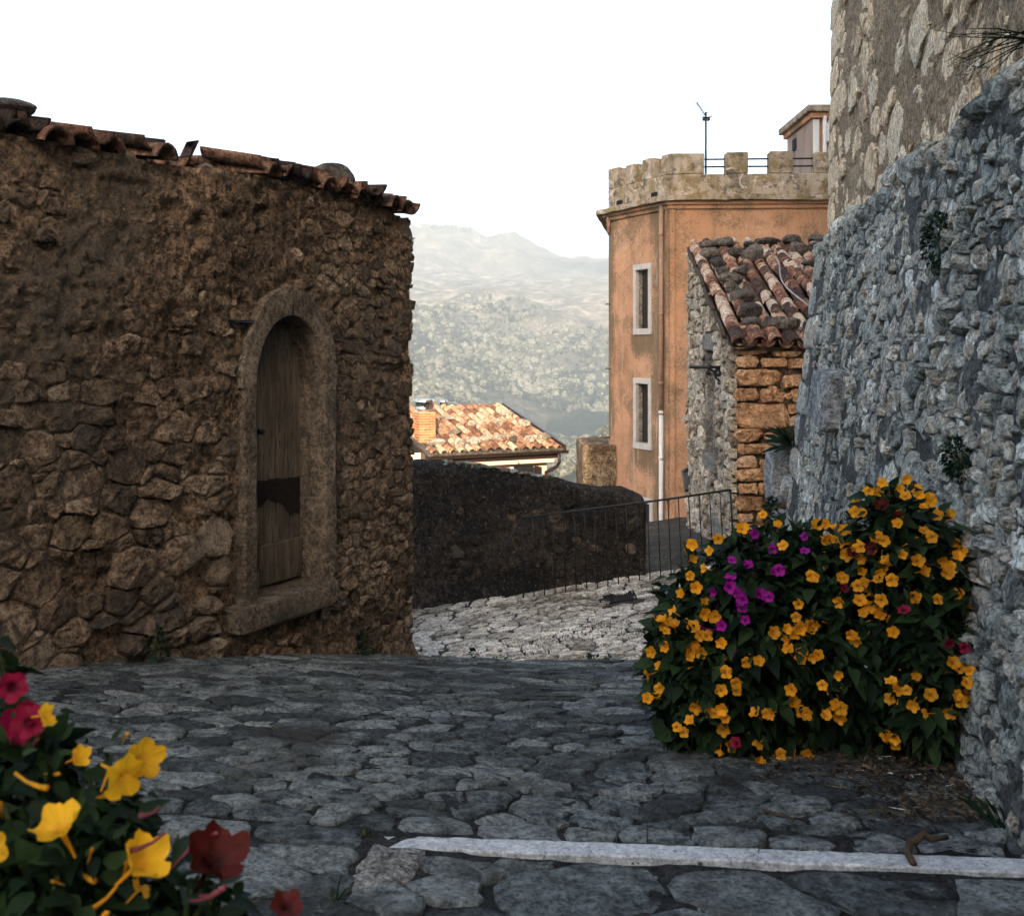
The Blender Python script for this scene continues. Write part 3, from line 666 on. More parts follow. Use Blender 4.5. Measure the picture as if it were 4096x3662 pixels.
# dressed surround: two jambs, two arch stones, a sill
def arch_ring(z0, z1, side, n=14):
    """One dressed stone of the surround, from height z0 up to z1, on one side of the door (side +1 = farther left)."""
    zs = np.linspace(0, 1, n); V = []
    for s in zs:
        if z1 > DS + .01:
            a = s * (math.pi / 2 - .012)
            zi = DS + (DA - DS) * math.sin(a) ** 1.02; ui = DW * math.cos(a) ** .96
            zo = DS + (OA - DS) * math.sin(a) ** 1.02; uo = OW * math.cos(a) ** .96
        else:
            zi = zo = z0 + (z1 - z0) * s; ui, uo = DW, OW - .02
        e = .006 * math.sin(s * 9 + side)
        V += [(DT + side * ui, zi, -.20), (DT + side * (ui - .004), zi, .045), (DT + side * (ui + .012), zi + .004, .056), (DT + side * (uo - .015 + e), zo, .058), (DT + side * (uo + e), zo, .04), (DT + side * (uo + e), zo, -.06)]
    V = np.array(V); k = 6
    F = [[i * k + j, i * k + j + 1, (i + 1) * k + j + 1, (i + 1) * k + j] for i in range(n - 1) for j in range(k - 1)] + [[0, 1, 2, 3, 4, 5], [(n - 1) * k + j for j in range(k)][::-1]]
    V[:, 2] += .008 * fbm(V * A(9, 9, 3), 3, 7 + side)
    return f_left(V[:, 0], V[:, 1], V[:, 2]), F
for sd_ in (1, -1):
    V, F = arch_ring(DS + .008, OA, sd_); obj('arch_stone', V, F, M_ARCH, lh, rnd=.4 + .2 * sd_, smooth=False)
    V, F = arch_ring(DI - (.12 if sd_ > 0 else 0), DS, sd_, 8); obj('jamb_stone', V, F, M_ARCH, lh, rnd=.5 - .2 * sd_, smooth=False)
def rough_box(u0, u1, v0, v1, w0, w1, f, n=(14, 5, 4), amp=.012, seed=1, rad=.03):
    us, vs, ws = np.linspace(u0, u1, n[0]), np.linspace(v0, v1, n[1]), np.linspace(w0, w1, n[2]); m = MB()
    for (a, b, fixed) in ((us, vs, ('w', w0)), (us, vs, ('w', w1)), (us, ws, ('v', v0)), (us, ws, ('v', v1)), (vs, ws, ('u', u0)), (vs, ws, ('u', u1))):
        X, Y = np.meshgrid(a, b); k = np.full(X.shape, fixed[1])
        q = {'w': (X, Y, k), 'v': (X, k, Y), 'u': (k, X, Y)}[fixed[0]]
        q = np.stack([t.ravel() for t in q], -1); c = A((u0 + u1) / 2, (v0 + v1) / 2, (w0 + w1) / 2); hd = A(u1 - u0, v1 - v0, w1 - w0) / 2
        r_ = np.minimum(rad, hd * .6); inn = np.clip(q - c, -(hd - r_), hd - r_); dl = (q - c) - inn; ln_ = np.linalg.norm(dl / r_, axis=1)
        q = c + inn + dl / np.maximum(ln_, 1)[:, None]
        q = q + amp * np.stack([fbm(q * 7 + s * 11, 3, seed + s) for s in range(3)], -1)
        m.add(f(q[:, 0], q[:, 1], q[:, 2]), grid(len(a), len(b)))
    return np.concatenate(m.V), m.F
V, F = rough_box(DT - .42, DT + .55, DI - .17, DI + .003, -.28, .12, f_left, (24, 7, 9), .02, 3)
obj('door_sill', V, F, M_ARCH, lh, rnd=.5)
door = bpy.data.objects.new('door', None); link(door, lh, LC + LU * DT + LN * -.19 + A(0, 0, DI))
for i, (a, b_, dz, w) in enumerate(((DW - .205, DW + .02, 0, -.150), (DW - .43, DW - .213, 0, -.186), (DW - .56, DW - .437, 0, -.182), (DW - .70, DW - .566, 0, -.187))):
    zs = np.linspace(DI + .01, DA + .02, 18)
    Vp = []
    for z in zs:
        wv = .003 * math.sin(z * 5 + i)
        Vp += [(DT + a + wv, z, w - .03), (DT + a + wv, z, w), (DT + a + .006 + wv, z, w + .005), (DT + b_ - .006 + wv, z, w + .005), (DT + b_ + wv, z, w), (DT + b_ + wv, z, w - .03)]
    Vp = np.array(Vp); F = [[r * 6 + j, r * 6 + j + 1, (r + 1) * 6 + j + 1, (r + 1) * 6 + j] for r in range(17) for j in range(5)]
    obj('plank', f_left(Vp[:, 0], Vp[:, 1], Vp[:, 2]), F, M_WOOD, door, smooth=False)
V, F = rough_box(DT - .32, DT + .09, DI + .02, DI + .30, -.178, -.140, f_left, (12, 8, 3), .006, 9); obj('patch_board', V, F, M_WOOD, door)
V, F = rough_box(DT + .14, DT + .33, DI + .01, DI + .14, -.145, -.10, f_left, (8, 6, 3), .008, 19); obj('patch_board', V, F, M_WOOD, door)
zs = np.linspace(0, 1, 25); Vp = []
for q_ in zs: Vp += [(DT + .10 - .42 * q_, DI + .55 + .05 * math.sin(q_ * 5) - .05 * q_ + .035 * float(fbm(A(q_ * 9, 1, 0), 3, 5)), -.170), (DT + .10 - .42 * q_, DI + .74 - .02 * q_ + .012 * float(fbm(A(q_ * 11, 4, 0), 2, 6)), -.172)]
Vp = np.array(Vp); V = np.concatenate([f_left(Vp[:, 0], Vp[:, 1], Vp[:, 2]), f_left(Vp[:, 0], Vp[:, 1], Vp[:, 2] - .012)])
obj('dark_sheet', V, [[2 * i, 2 * i + 1, 2 * i + 3, 2 * i + 2] for i in range(24)] + [[50 + 2 * i, 52 + 2 * i, 53 + 2 * i, 51 + 2 * i] for i in range(24)], M_PATCH, door)
V, F = tube(f_left(A(DT + .10, DT + .05), A(-.55, -.555), A(-.17, -.165)), .018, 8); obj('latch', V, F, M_IRON, door)
V, F = tube(f_left(A(DT + .10, DT + .10), A(-.55, -.55), A(-.19, -.12)), .012, 8); obj('latch', V, F, M_IRON, door)
V, F = quad(*[f_left(A(u), A(v), A(-.235))[0] for u, v in ((DT - .6, DI - .1), (DT + .6, DI - .1), (DT + .6, .35), (DT - .6, .35))]); obj('door_backing', V, F, M_DARK, lh)
t1, z1 = wl(905, 1290); t2, z2 = wl(985, 1288)
V, F = cbox(f_left(A(t1), A(z1), A(.0))[0], LU * (t2 - t1), LN * .07, A(0, 0, .018), .003); obj('iron_bracket', V, F, M_IRON, lh)
# roof: slab and three rows of barrel tiles along the sagging eave
rf = bpy.data.objects.new('roof', None); link(rf, lh, LC + LU * 2 + A(0, 0, 1.1))
def tile_mesh(name, L=.42, r0=.092, r1=.074, th=.014, arc=165, n=9):
    V = []; a0 = math.radians(90 - arc / 2)
    for y, r in ((0, r0), (L * .5, (r0 + r1) / 2), (L, r1)):
        for k in range(n):
            a = a0 + math.radians(arc) * k / (n - 1); V += [(r * math.cos(a), y, r * math.sin(a)), ((r - th) * math.cos(a), y, (r - th) * math.sin(a))]
    I = lambda i, k, s: (i * n + k) * 2 + s
    F = []
    for i in range(2):
        for k in range(n - 1):
            F += [[I(i, k, 0), I(i, k + 1, 0), I(i + 1, k + 1, 0), I(i + 1, k, 0)], [I(i, k, 1), I(i + 1, k, 1), I(i + 1, k + 1, 1), I(i, k + 1, 1)]]
        for k in (0, n - 1): F.append([I(i, k, 0), I(i + 1, k, 0), I(i + 1, k, 1), I(i, k, 1)])
    for k in range(n - 1):
        for i in (0, 2): F.append([I(i, k, 0), I(i, k, 1), I(i, k + 1, 1), I(i, k + 1, 0)])
    V = np.array(V); V[:, 2] -= r1 * .55
    V += .004 * np.stack([fbm(V * 14 + s * 5, 2, 5 + s) for s in range(3)], -1)
    return new_mesh(name, V, F)
def tiles(parent, me_list, pos, up, along, ncol, nrow, pitch, step, jit=.05, pans=True, gone=None, lift=.0):
    """pos(c, r) -> world point of the low end of column c, row r."""
    for c in range(ncol):
        for r in range(nrow):
            for pan in ((False, True) if pans else (False,)):
                cc = c + (.5 if pan else 0)
                if gone and gone(cc, r): continue
                O = pos(cc * pitch, r * step); U_ = unit(up + along * rng.normal(0, jit)); nrm = unit(np.cross(along, U_)); X = np.cross(U_, nrm)
                if pan: nrm = -nrm; X = -X
                ti = rng.normal(0, jit * .7); U2 = unit(U_ + (A(0, 0, 1) * (.05 if not pan else .03) + A(0, 0, 1) * ti * .5)); N2 = unit(np.cross(X, U2)); X2 = np.cross(U2, N2)
                M = np.stack([X2, U2, N2], 1) * float(rng.uniform(.95, 1.05))
                inst('tile', me_list[int(rng.integers(len(me_list)))], M, O + A(0, 0, (.045 if not pan else .0) + lift) + rng.normal(0, .006, 3), parent)
ltm = [tile_mesh('eave_tile_shape', .42, .100, .080, .020, a) for a in (158, 168, 176)]
for t_ in ltm: t_.materials.append(M_LTILE)
lup = unit(LB + A(0, 0, .10))
def lpos(u, s):
    t = .07 + u; k = A(0, 0, float(eave(t)) + .035 + .02 * math.sin(t * 5.3))
    return LC + LU * t + LB * (-.09 + rng.normal(0, .018)) + k + lup * s
tiles(rf, ltm, lpos, lup, LU, 25, 3, .182, .31, .12, gone=lambda c, r: (9.2 < c < 13.4 and r < 2) or (r == 0 and c in (2, 6.5, 14.5, 15, 17, 20.5)) or (r > 0 and rng.uniform() < .18))
m = MB(); m.add(*cbox(LC + LU * -.05 + A(0, 0, 1.0) + LB * .02, LU * 6.3, lup * 4.3, A(0, 0, .05), .01)); m.build('roof_slab', M_LMORT, rf)
us = np.linspace(-.1, 6.2, 60)
m = MB()
for i in range(30):                       # packing stones under the tiles
    t = .15 + i * .15 + R(-.05, .05); s = R(.04, .085); V, F = rock_shape((s * 1.3, s, s * .7), 300 + i, sub=1)
    m.add(V + LC + LU * t + LB * .06 + A(0, 0, float(eave(t)) - .02 + R(-.02, .03)), F, R(0, 1))
o = m.build('packing_stone', M_LSTONE, rf); o['kind'] = 'stuff'
def rock(label, c, size, mat, seed, group=None, sub=3, rot=0):
    V, F = rock_shape(size, seed, sub=sub)
    if rot: V[:, :2] = V[:, :2] @ np.array([[math.cos(rot), math.sin(rot)], [-math.sin(rot), math.cos(rot)]])
    o = obj('rock', V + np.asarray(c), F, mat, None, False, rnd=.5); tag(o, label, 'rock', group); return o
def ltop(px, py, s=.2):
    t, z = wl(px, py); return P(px, py, 8 - .87 * t + s)
rock('mossy boulder weighing down the tiles of the rubble house near its far eave corner', ltop(1322, 712), (.20, .16, .115), M_ROCK, 401, rot=.9)
rock('low dark stone on the rubble house eave above the arched door', ltop(1050, 672), (.17, .11, .075), M_ROCK, 402, rot=.9)
rock('flat mossy stone on the rubble house roof at the picture left edge', ltop(60, 425, .1), (.12, .09, .05), M_ROCK, 403, rot=.9)
V, F = cbox(ltop(760, 625, .0), LU * -.02 + A(0, 0, .0), A(0, 0, .11) + LU * -.06, LB * .1 , .006)
tag(obj('broken_tile', V, F, M_LTILE), 'broken tile shard standing upright on the rubble house eave', 'tile shard')

# ------------------------------------------------------------------ castle on the right: lower battered wall, upper wall, end ledge
def f_cast(u, v, w):
    u, v, w = np.broadcast_arrays(*(np.asarray(t, float) for t in (u, v, w)))
    return np.stack([.885 + .2 * u + .12 * (v + 1.41) - .974 * w, u + .195 * w, v + .117 * w], -1)
def f_up(u, v, w):
    u, v, w = np.broadcast_arrays(*(np.asarray(t, float) for t in (u, v, w)))
    return np.stack([.885 + .2 * u + .40 + .02 * (v - 1.1) - .98 * w, u + .196 * w, v + 0 * w], -1)
def ledge(u): return 1.04 + .010 * (u - 3.4) + .05 * np.sin(u * 2.3) + .03 * np.sin(u * 6.1 + 1)
cs = thing('castle_wall', 'grey rubble castle wall on the right with a ledge and a paler upper wall', 'castle', A(2.4, 6, -2.6))
def cmort(U, V):
    q = p3(U * 1.6, V * 2.4); end = np.clip((U - 9.6) / .7, 0, 1)
    w = .035 * fbm(q, 5, 91, .6) + .035 * fbm(q * 4, 4, 95, .6) - .02 * np.clip(fbm(q * 6, 3, 99), .1, 1) * 2
    return (w + .014) * (1 - .6 * end) + .03 * end
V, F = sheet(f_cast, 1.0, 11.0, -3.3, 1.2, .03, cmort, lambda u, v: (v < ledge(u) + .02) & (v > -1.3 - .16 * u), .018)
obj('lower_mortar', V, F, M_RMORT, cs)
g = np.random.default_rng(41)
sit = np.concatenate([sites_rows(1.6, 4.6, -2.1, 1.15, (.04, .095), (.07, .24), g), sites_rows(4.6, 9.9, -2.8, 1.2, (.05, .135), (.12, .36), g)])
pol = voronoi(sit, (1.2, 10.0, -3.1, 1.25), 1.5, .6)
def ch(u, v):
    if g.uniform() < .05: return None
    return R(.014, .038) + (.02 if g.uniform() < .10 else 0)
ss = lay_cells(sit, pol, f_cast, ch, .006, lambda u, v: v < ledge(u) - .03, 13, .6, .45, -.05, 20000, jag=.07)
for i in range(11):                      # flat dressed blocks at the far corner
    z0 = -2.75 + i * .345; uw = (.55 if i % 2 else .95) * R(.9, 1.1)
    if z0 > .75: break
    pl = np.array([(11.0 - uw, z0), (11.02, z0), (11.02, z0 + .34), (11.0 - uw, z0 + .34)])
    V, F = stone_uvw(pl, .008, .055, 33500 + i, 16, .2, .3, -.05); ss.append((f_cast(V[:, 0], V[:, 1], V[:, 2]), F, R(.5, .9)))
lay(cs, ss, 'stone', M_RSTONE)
ss = []
u = 1.6
while u < 10.9:                          # ragged row of stones that caps the ledge
    wd_ = R(.18, .42); h_ = R(.06, .13); s0 = int(rng.integers(9999))
    V, F = rock_shape((wd_ * .55, .13, h_), s0, sub=2, rough=.5)
    c = f_cast(A(u + wd_ / 2), A(float(ledge(u)) - .01 + R(-.03, .03)), A(-.03))[0]
    ang = math.atan2(1, .2); V[:, :2] = V[:, :2] @ np.array([[math.cos(ang), math.sin(ang)], [-math.sin(ang), math.cos(ang)]])
    obj('cap_stone', V + c, F, M_RSTONE, cs, False, rnd=R(0, 1)); u += wd_ * .85
V, F = sheet(lambda u, v, w: np.stack([f_cast(u, ledge(u) - .05, -.02 + 0 * u)[..., 0] + v, f_cast(u, ledge(u) - .05, 0 * u)[..., 1], ledge(u) - .05 + .25 * v + w], -1), 1.0, 11.0, -.02, .35, .05, lambda U, V: .02 * fbm(p3(U * 6, V * 6), 3, 4))
obj('ledge_top', V, F, M_RMORT, cs)
def umort(U, V):
    q = p3(U * 1.4, V * 2.2)
    return .03 * fbm(q, 5, 111, .6) + .022 * fbm(q * 4, 4, 115, .6) - .02 * np.clip(fbm(q * 7, 3, 119), .15, 1) * 2 + .012
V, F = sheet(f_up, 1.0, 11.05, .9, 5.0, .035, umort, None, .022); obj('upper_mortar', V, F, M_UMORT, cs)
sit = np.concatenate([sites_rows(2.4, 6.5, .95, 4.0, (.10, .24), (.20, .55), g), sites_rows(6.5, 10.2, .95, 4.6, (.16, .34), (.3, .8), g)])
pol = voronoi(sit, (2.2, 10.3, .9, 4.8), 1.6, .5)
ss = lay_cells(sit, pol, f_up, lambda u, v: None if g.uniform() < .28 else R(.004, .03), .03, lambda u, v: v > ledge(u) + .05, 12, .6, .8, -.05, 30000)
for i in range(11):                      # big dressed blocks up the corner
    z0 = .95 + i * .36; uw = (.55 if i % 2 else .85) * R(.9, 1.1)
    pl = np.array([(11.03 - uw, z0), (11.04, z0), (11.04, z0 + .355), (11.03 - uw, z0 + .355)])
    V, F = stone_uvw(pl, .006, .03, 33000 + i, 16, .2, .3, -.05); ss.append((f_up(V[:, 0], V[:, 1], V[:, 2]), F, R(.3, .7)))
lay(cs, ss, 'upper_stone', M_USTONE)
m = MB()
def prism(pts, z0, z1):
    n = len(pts); V = np.array([(*p, z0) for p in pts] + [(*p, z1) for p in pts])
    return V, [[i, (i + 1) % n, n + (i + 1) % n, n + i] for i in range(n)] + [list(range(n, 2 * n)), list(range(n))[::-1]]
cx = lambda u, o=0: .885 + .2 * u + o
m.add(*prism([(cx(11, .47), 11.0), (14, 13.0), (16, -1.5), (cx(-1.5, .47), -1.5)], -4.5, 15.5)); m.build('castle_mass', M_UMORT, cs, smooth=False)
m = MB(); m.add(*prism([(cx(11, -.20), 10.98), (cx(11, .46), 10.99), (cx(-1.5, .46), -1.5), (cx(-1.5, -.20), -1.5)], -4.2, -3.0))
V, F = sheet(lambda u, v, w: np.stack([u, 10.99 + w, v], -1), 2.45, 3.9, -4, 1.15, .06, lambda U, V: .02 * fbm(p3(U * 5, V * 5), 3, 6))
V[:, 0] = np.maximum(V[:, 0], .885 + 2.2 + .12 * (V[:, 2] + 1.41)); m.add(V, F)
V, F = sheet(f_cast, -1.5, 1.05, -2.2, 1.05, .15, lambda U, V: 0 * U - .01); m.add(V, F)
V, F = sheet(f_up, -1.5, 1.05, .9, 5.0, .2, lambda U, V: 0 * U); m.add(V, F)
m.build('wall_end', M_RMORT, cs)

# unseen house added up the hill behind the viewer, sized to shade this corner
ob = thing('shade_house', 'tall plain unseen house added behind the viewpoint to shade the street', 'house', A(-3, -17, -1))
m = MB(); m.add(*cbox(A(-11.5, -24, -1.2), A(15.5, 0, 0), A(0, 7.5, 0), A(0, 0, 12.2), .05)); m.build('wall', M_UMORT, ob, smooth=False)
m = MB(); m.add(*cbox(A(-11.9, -24.4, 11.0), A(16.3, 0, 0), A(0, 8.3, 0), A(0, 0, .5), .05)); m.build('roof', M_LMORT, ob, smooth=False)

# big dark block projecting from the lower wall, ledge and boulders at its far end
V, F = rough_box(7.45, 8.45, -.62, -.18, -.1, .17, f_cast, (14, 9, 6), .05, 511, .05); obj('projecting_block', V, F, M_GROCK, cs, False)
lb = thing('stone_ledge', 'rough grey stone bench with boulders built against the end of the castle wall', 'ledge', A(3.0, 11.1, -2.6))
def at(px, py, d): return P(px, py, d)
V, F = rough_box(0, .50, 0, .42, 0, .7, lambda u, v, w: at(3078, 2010, 11.1) + np.stack([u, -w * .5 + .25, v * 1.4], -1), (10, 9, 6), .035, 21); obj('block', V, F, M_GROCK, lb)
for n, (px, py, d, sz, sd_) in enumerate(((3180, 1960, 10.85, (.20, .25, .24), 1), (3135, 2085, 10.8, (.19, .2, .13), 2), (3215, 2075, 10.7, (.15, .2, .15), 3), (3205, 1790, 11.0, (.16, .2, .10), 4), (3060, 2150, 10.9, (.16, .2, .09), 5), (3195, 2190, 10.7, (.25, .2, .20), 7), (3085, 2230, 10.8, (.25, .2, .2), 8), (3120, 1765, 11.1, (.12, .2, .05), 9))):
    V, F = rock_shape(sz, 520 + sd_, sub=3, rough=.55); obj('boulder', V + at(px, py, d), F, M_GROCK, lb)
V, F = rough_box(0, .9, 0, 1.0, 0, .6, lambda u, v, w: at(3040, 2560, 11) + np.stack([u, -w * .4, v], -1), (8, 8, 5), .05, 25); obj('base', V, F, M_RMORT, lb)

# ------------------------------------------------------------------ dark boundary wall and railing
DWY = 12.72
TOPS = [(-3.5, -1.40), (-1.3, -1.43), (-.85, -1.435), (-.47, -1.47), (-.1, -1.53), (.27, -1.60), (.6, -1.665), (.9, -1.735), (1.15, -1.76), (1.42, -1.77), (1.58, -1.80), (1.68, -1.87), (1.73, -2.0)]
def dtop(x): return np.interp(x, [t[0] for t in TOPS], [t[1] for t in TOPS])
bw = thing('boundary_wall', 'dark weathered boundary wall with a rounded top at the edge of the lane', 'wall', A(0, DWY, -3.2))
us = np.concatenate([np.linspace(-3.5, 1.66, 230), np.linspace(1.67, 1.74, 8)]); ks = np.linspace(0, 1, 90)
U, K = np.meshgrid(us, ks)
th_, rr = .42, .15
def prof(U, K):
    zt = dtop(U); zb = -4.2 + 0 * U
    hgt = zt - rr - zb
    s = K * (2 * 2.4 + 1)                # front up, round top, back down
    z = np.where(s < 2.4, zb + hgt * s / 2.4, np.where(s > 3.4, zb + hgt * (5.8 - s) / 2.4, 0)); yv = np.where(s < 2.4, 0, th_)
    a = np.clip(s - 2.4, 0, 1) * math.pi
    mid = (s >= 2.4) & (s <= 3.4)
    z = np.where(mid, zt - rr + rr * np.sin(a), z); yv = np.where(mid, th_ / 2 - th_ / 2 * np.cos(a), yv)
    return yv, z
Yv, Z = prof(U, K)
end = np.clip((U - 1.66) / .08, 0, 1)
Yv = th_ / 2 + (Yv - th_ / 2) * np.sqrt(np.maximum(1 - end ** 2, .0))
pt = np.stack([U, DWY + Yv, Z], -1)
nzv = .05 * fbm(pt * 1.8, 5, 131, .6) + .03 * fbm(pt * 7, 4, 135, .65)
nrm_y = np.where(K < .42, -1, np.where(K > .58, 1, 0)); pt[..., 1] += nzv * nrm_y; pt[..., 2] += np.where(nrm_y == 0, nzv, 0); pt[..., 0] += end * nzv
pt[..., 1] -= .10 * np.clip((-2.95 + .12 * U - Z) / .3, 0, 1) * (K < .45)
obj('wall', pt.reshape(-1, 3), grid(len(us), len(ks)), M_DARKW, bw)
g = np.random.default_rng(51)
def f_dw(u, v, w): return np.stack([u, DWY - w, v], -1)
for i in range(70):
    u, v = g.uniform(-.9, 1.6), g.uniform(-3.1, -1.95)
    if v > dtop(u) - .2: continue
    a = np.sort(g.uniform(0, 6.28, 8)); s = g.uniform(.03, .075)
    pl = np.array([(u + s * 1.3 * math.cos(t), v + s * math.sin(t)) for t in np.linspace(0, 6.28, 8, endpoint=False)]) + g.normal(0, s * .2, (8, 2))
    V, F = stone_uvw(pl, .002, g.uniform(.012, .03), 40000 + i, 10, .6, .6, -.05); obj('stone', f_dw(V[:, 0], V[:, 1], V[:, 2]), F, M_LSTONE if g.uniform() < .25 else M_DARKW, bw, rnd=g.uniform(0, .6))
for i in range(14):                      # loose flat stones bedded along the top
    u = -.86 + i * .10 + g.uniform(-.03, .03); V, F = rock_shape((g.uniform(.05, .10), .09, g.uniform(.02, .04)), 830 + i, sub=2)
    obj('top_stone', V + A(u, DWY + g.uniform(.06, .2), float(dtop(u)) + .0), F, M_LSTONE if i % 3 else M_GROCK, bw, False, rnd=g.uniform(.2, .9))
m = MB(); m2 = MB()
for i in range(150):
    u = g.uniform(-.9, .4); z = float(dtop(u)) - .01; a = g.uniform(0, 6.28); y = DWY + g.uniform(.04, .3); s = g.uniform(.008, .028)
    (m if i % 2 else m2).add([[u - s * math.cos(a), y, z - .02], [u + s * math.cos(a), y + s * math.sin(a), z - .02], [u + s * .3, y + .004, z + s * 1.2], [u, y + .02, z - .01]], [[0, 1, 2], [1, 3, 2], [3, 0, 2]])
o = m.build('glass_shard', M_GLASSH, bw, smooth=False); o['kind'] = 'stuff'
o = m2.build('top_pebble', M_PROCK, bw, smooth=False); o['kind'] = 'stuff'

RY = 12.4
rl = thing('iron_railing', 'thin black iron railing along the lane in front of the dark wall', 'railing', P(2420, 2350, RY))
def rbar(name, pts, r): V, F = tube([P(px, py, RY - .02 * i) if False else P(px, py, RY) for i, (px, py) in enumerate(pts)], r, 6); obj(name, V, F, M_IRON, rl)
rbar('top_rail', [(2088, 2072), (2400, 2030), (2700, 1992), (2922, 1958)], .014)
rbar('bottom_rail', [(1868, 2432), (2200, 2384), (2500, 2338), (2800, 2294), (2950, 2272)], .012)
rbar('end_strut', [(2088, 2072), (1872, 2428)], .013)
for i in range(21):
    k = i / 20; x0 = 2088 + (2921 - 2088) * k; y0 = 2072 + (1958 - 2072) * k; x1 = x0 + 6 + 12 * k; y1 = 2432 + (2272 - 2432) * (x1 - 1868) / (2950 - 1868)
    rbar('baluster', [(x0, y0), (x1, y1)], .0075 if i % 20 else .012)
for px in (1868, 2115, 2520): rbar('foot', [(px, 2432 - (px - 1868) * .1479 - 8), (px, 2432 - (px - 1868) * .1479 + 22)], .013)
rbar('wall_tie', [(2922, 1972), (2955, 1974)], .008)
# drain grate in the lane
dg = thing('drain_grate', 'iron drain grate set among the pale lane stones', 'grate', A(1.27, 11.75, -2.95))
def f_gr(u, v, w): return A(1.03, 11.60, float(zg_lane(1.03, 11.6)) + .006) + np.asarray(u)[..., None] * unit(A(1, .10, .148)) + np.asarray(v)[..., None] * A(0, 1, 0) + np.asarray(w)[..., None] * A(0, 0, 1)
def gbox(u0, u1, v0, v1, h, name):
    O = f_gr(A(u0), A(v0), A(0))[0]; V, F = cbox(O, f_gr(A(u1), A(v0), A(0))[0] - O, f_gr(A(u0), A(v1), A(0))[0] - O, A(0, 0, h), .003); obj(name, V, F, M_IRON, dg)
gbox(0, .44, 0, .02, .014, 'rim'); gbox(0, .44, .36, .38, .014, 'rim'); gbox(0, .02, .02, .36, .014, 'rim'); gbox(.42, .44, .02, .36, .014, 'rim')
for i in range(14): gbox(.033 + i * .0275, .033 + i * .0275 + .014, .02, .36, .010, 'bar')

# ------------------------------------------------------------------ orange tower house with battlements
TK = A(3.16, 20, 0); TD = unit(A(-1.04, 1.9, 0)); TN = A(-.877, -.48, 0); TL = 2.17
TF = unit(A(1, -.05, 0)); TFN = A(-.05, -1, 0); UPZ = A(0, 0, 1)
def tl(s, z, w=0): return TK + TD * s + TN * w + UPZ * z
def tfp(s, z, w=0): return TK + TF * s + TFN * w + UPZ * z
tw = thing('battlemented_house', 'orange plastered house with battlements on top, behind the small stone house', 'house', A(5, 22, -5))
def off(o):                              # tower outline pushed outwards by o
    a = TK + TD * TL + TN * o; a = a + TD * o
    k = TK + (TN + TFN) / (1 + np.dot(TN, TFN)) * o
    r = TK + TF * 5 + TFN * o; b = A(TK[0] + 5, 26, 0) + A(0, o, 0); c = A(a[0] + .9, 26, 0) + A(-o, o, 0)
    return [a[:2], k[:2], r[:2], b[:2], c[:2]]
# windows of the left face: openings cut out of the plaster
WIN = [(.597, 1.218, .32, 1.79), (.597, 1.218, -2.06, -.58), (.55, 1.15, -6.0, -3.05)]
def f_tl(u, v, w): return TK + np.asarray(u)[..., None] * TD + np.asarray(w)[..., None] * TN + np.asarray(v)[..., None] * UPZ
sc_ = sorted({0, TL, .597 + .09, 1.218 - .09, .64, 1.06}); zz = sorted({-6, 3.0, -3.15, -5.9} | {w[2] + .13 for w in WIN[:2]} | {w[3] - .12 for w in WIN[:2]})
m = MB()
def inwin(s, z): return any(w[0] + .08 < s < w[1] - .08 and w[2] + .12 < z < w[3] - .11 for w in WIN[:2]) or (.64 < s < 1.06 and z < -3.15)
for i in range(len(sc_) - 1):
    for j in range(len(zz) - 1):
        if inwin((sc_[i] + sc_[i + 1]) / 2, (zz[j] + zz[j + 1]) / 2): continue
        m.add(*quad(tl(sc_[i], zz[j]), tl(sc_[i + 1], zz[j]), tl(sc_[i + 1], zz[j + 1]), tl(sc_[i], zz[j + 1])))
pts = off(0)
for i in range(1, 5):
    a, b = pts[i], pts[(i + 1) % 5]; m.add(*quad(A(*a, -6), A(*b, -6), A(*b, 3.0), A(*a, 3.0)))
m.add(np.array([(*p, 2.99) for p in pts]), [[0, 1, 2, 3, 4]])
m.build('wall', M_PLAS, tw, smooth=False)
for (s, w0, w1) in ((0, 0, 0),):
    V, F = cbox(tl(.02, -6, .001), TD * .11, TN * .03, UPZ * 8.85, .008); obj('corner_strip', V, F, M_PLAS, tw, smooth=False)
    V, F = cbox(tfp(-.0, -6, .001), TF * .10, TFN * .03, UPZ * 8.85, .008); obj('corner_strip', V, F, M_PLAS, tw, smooth=False)
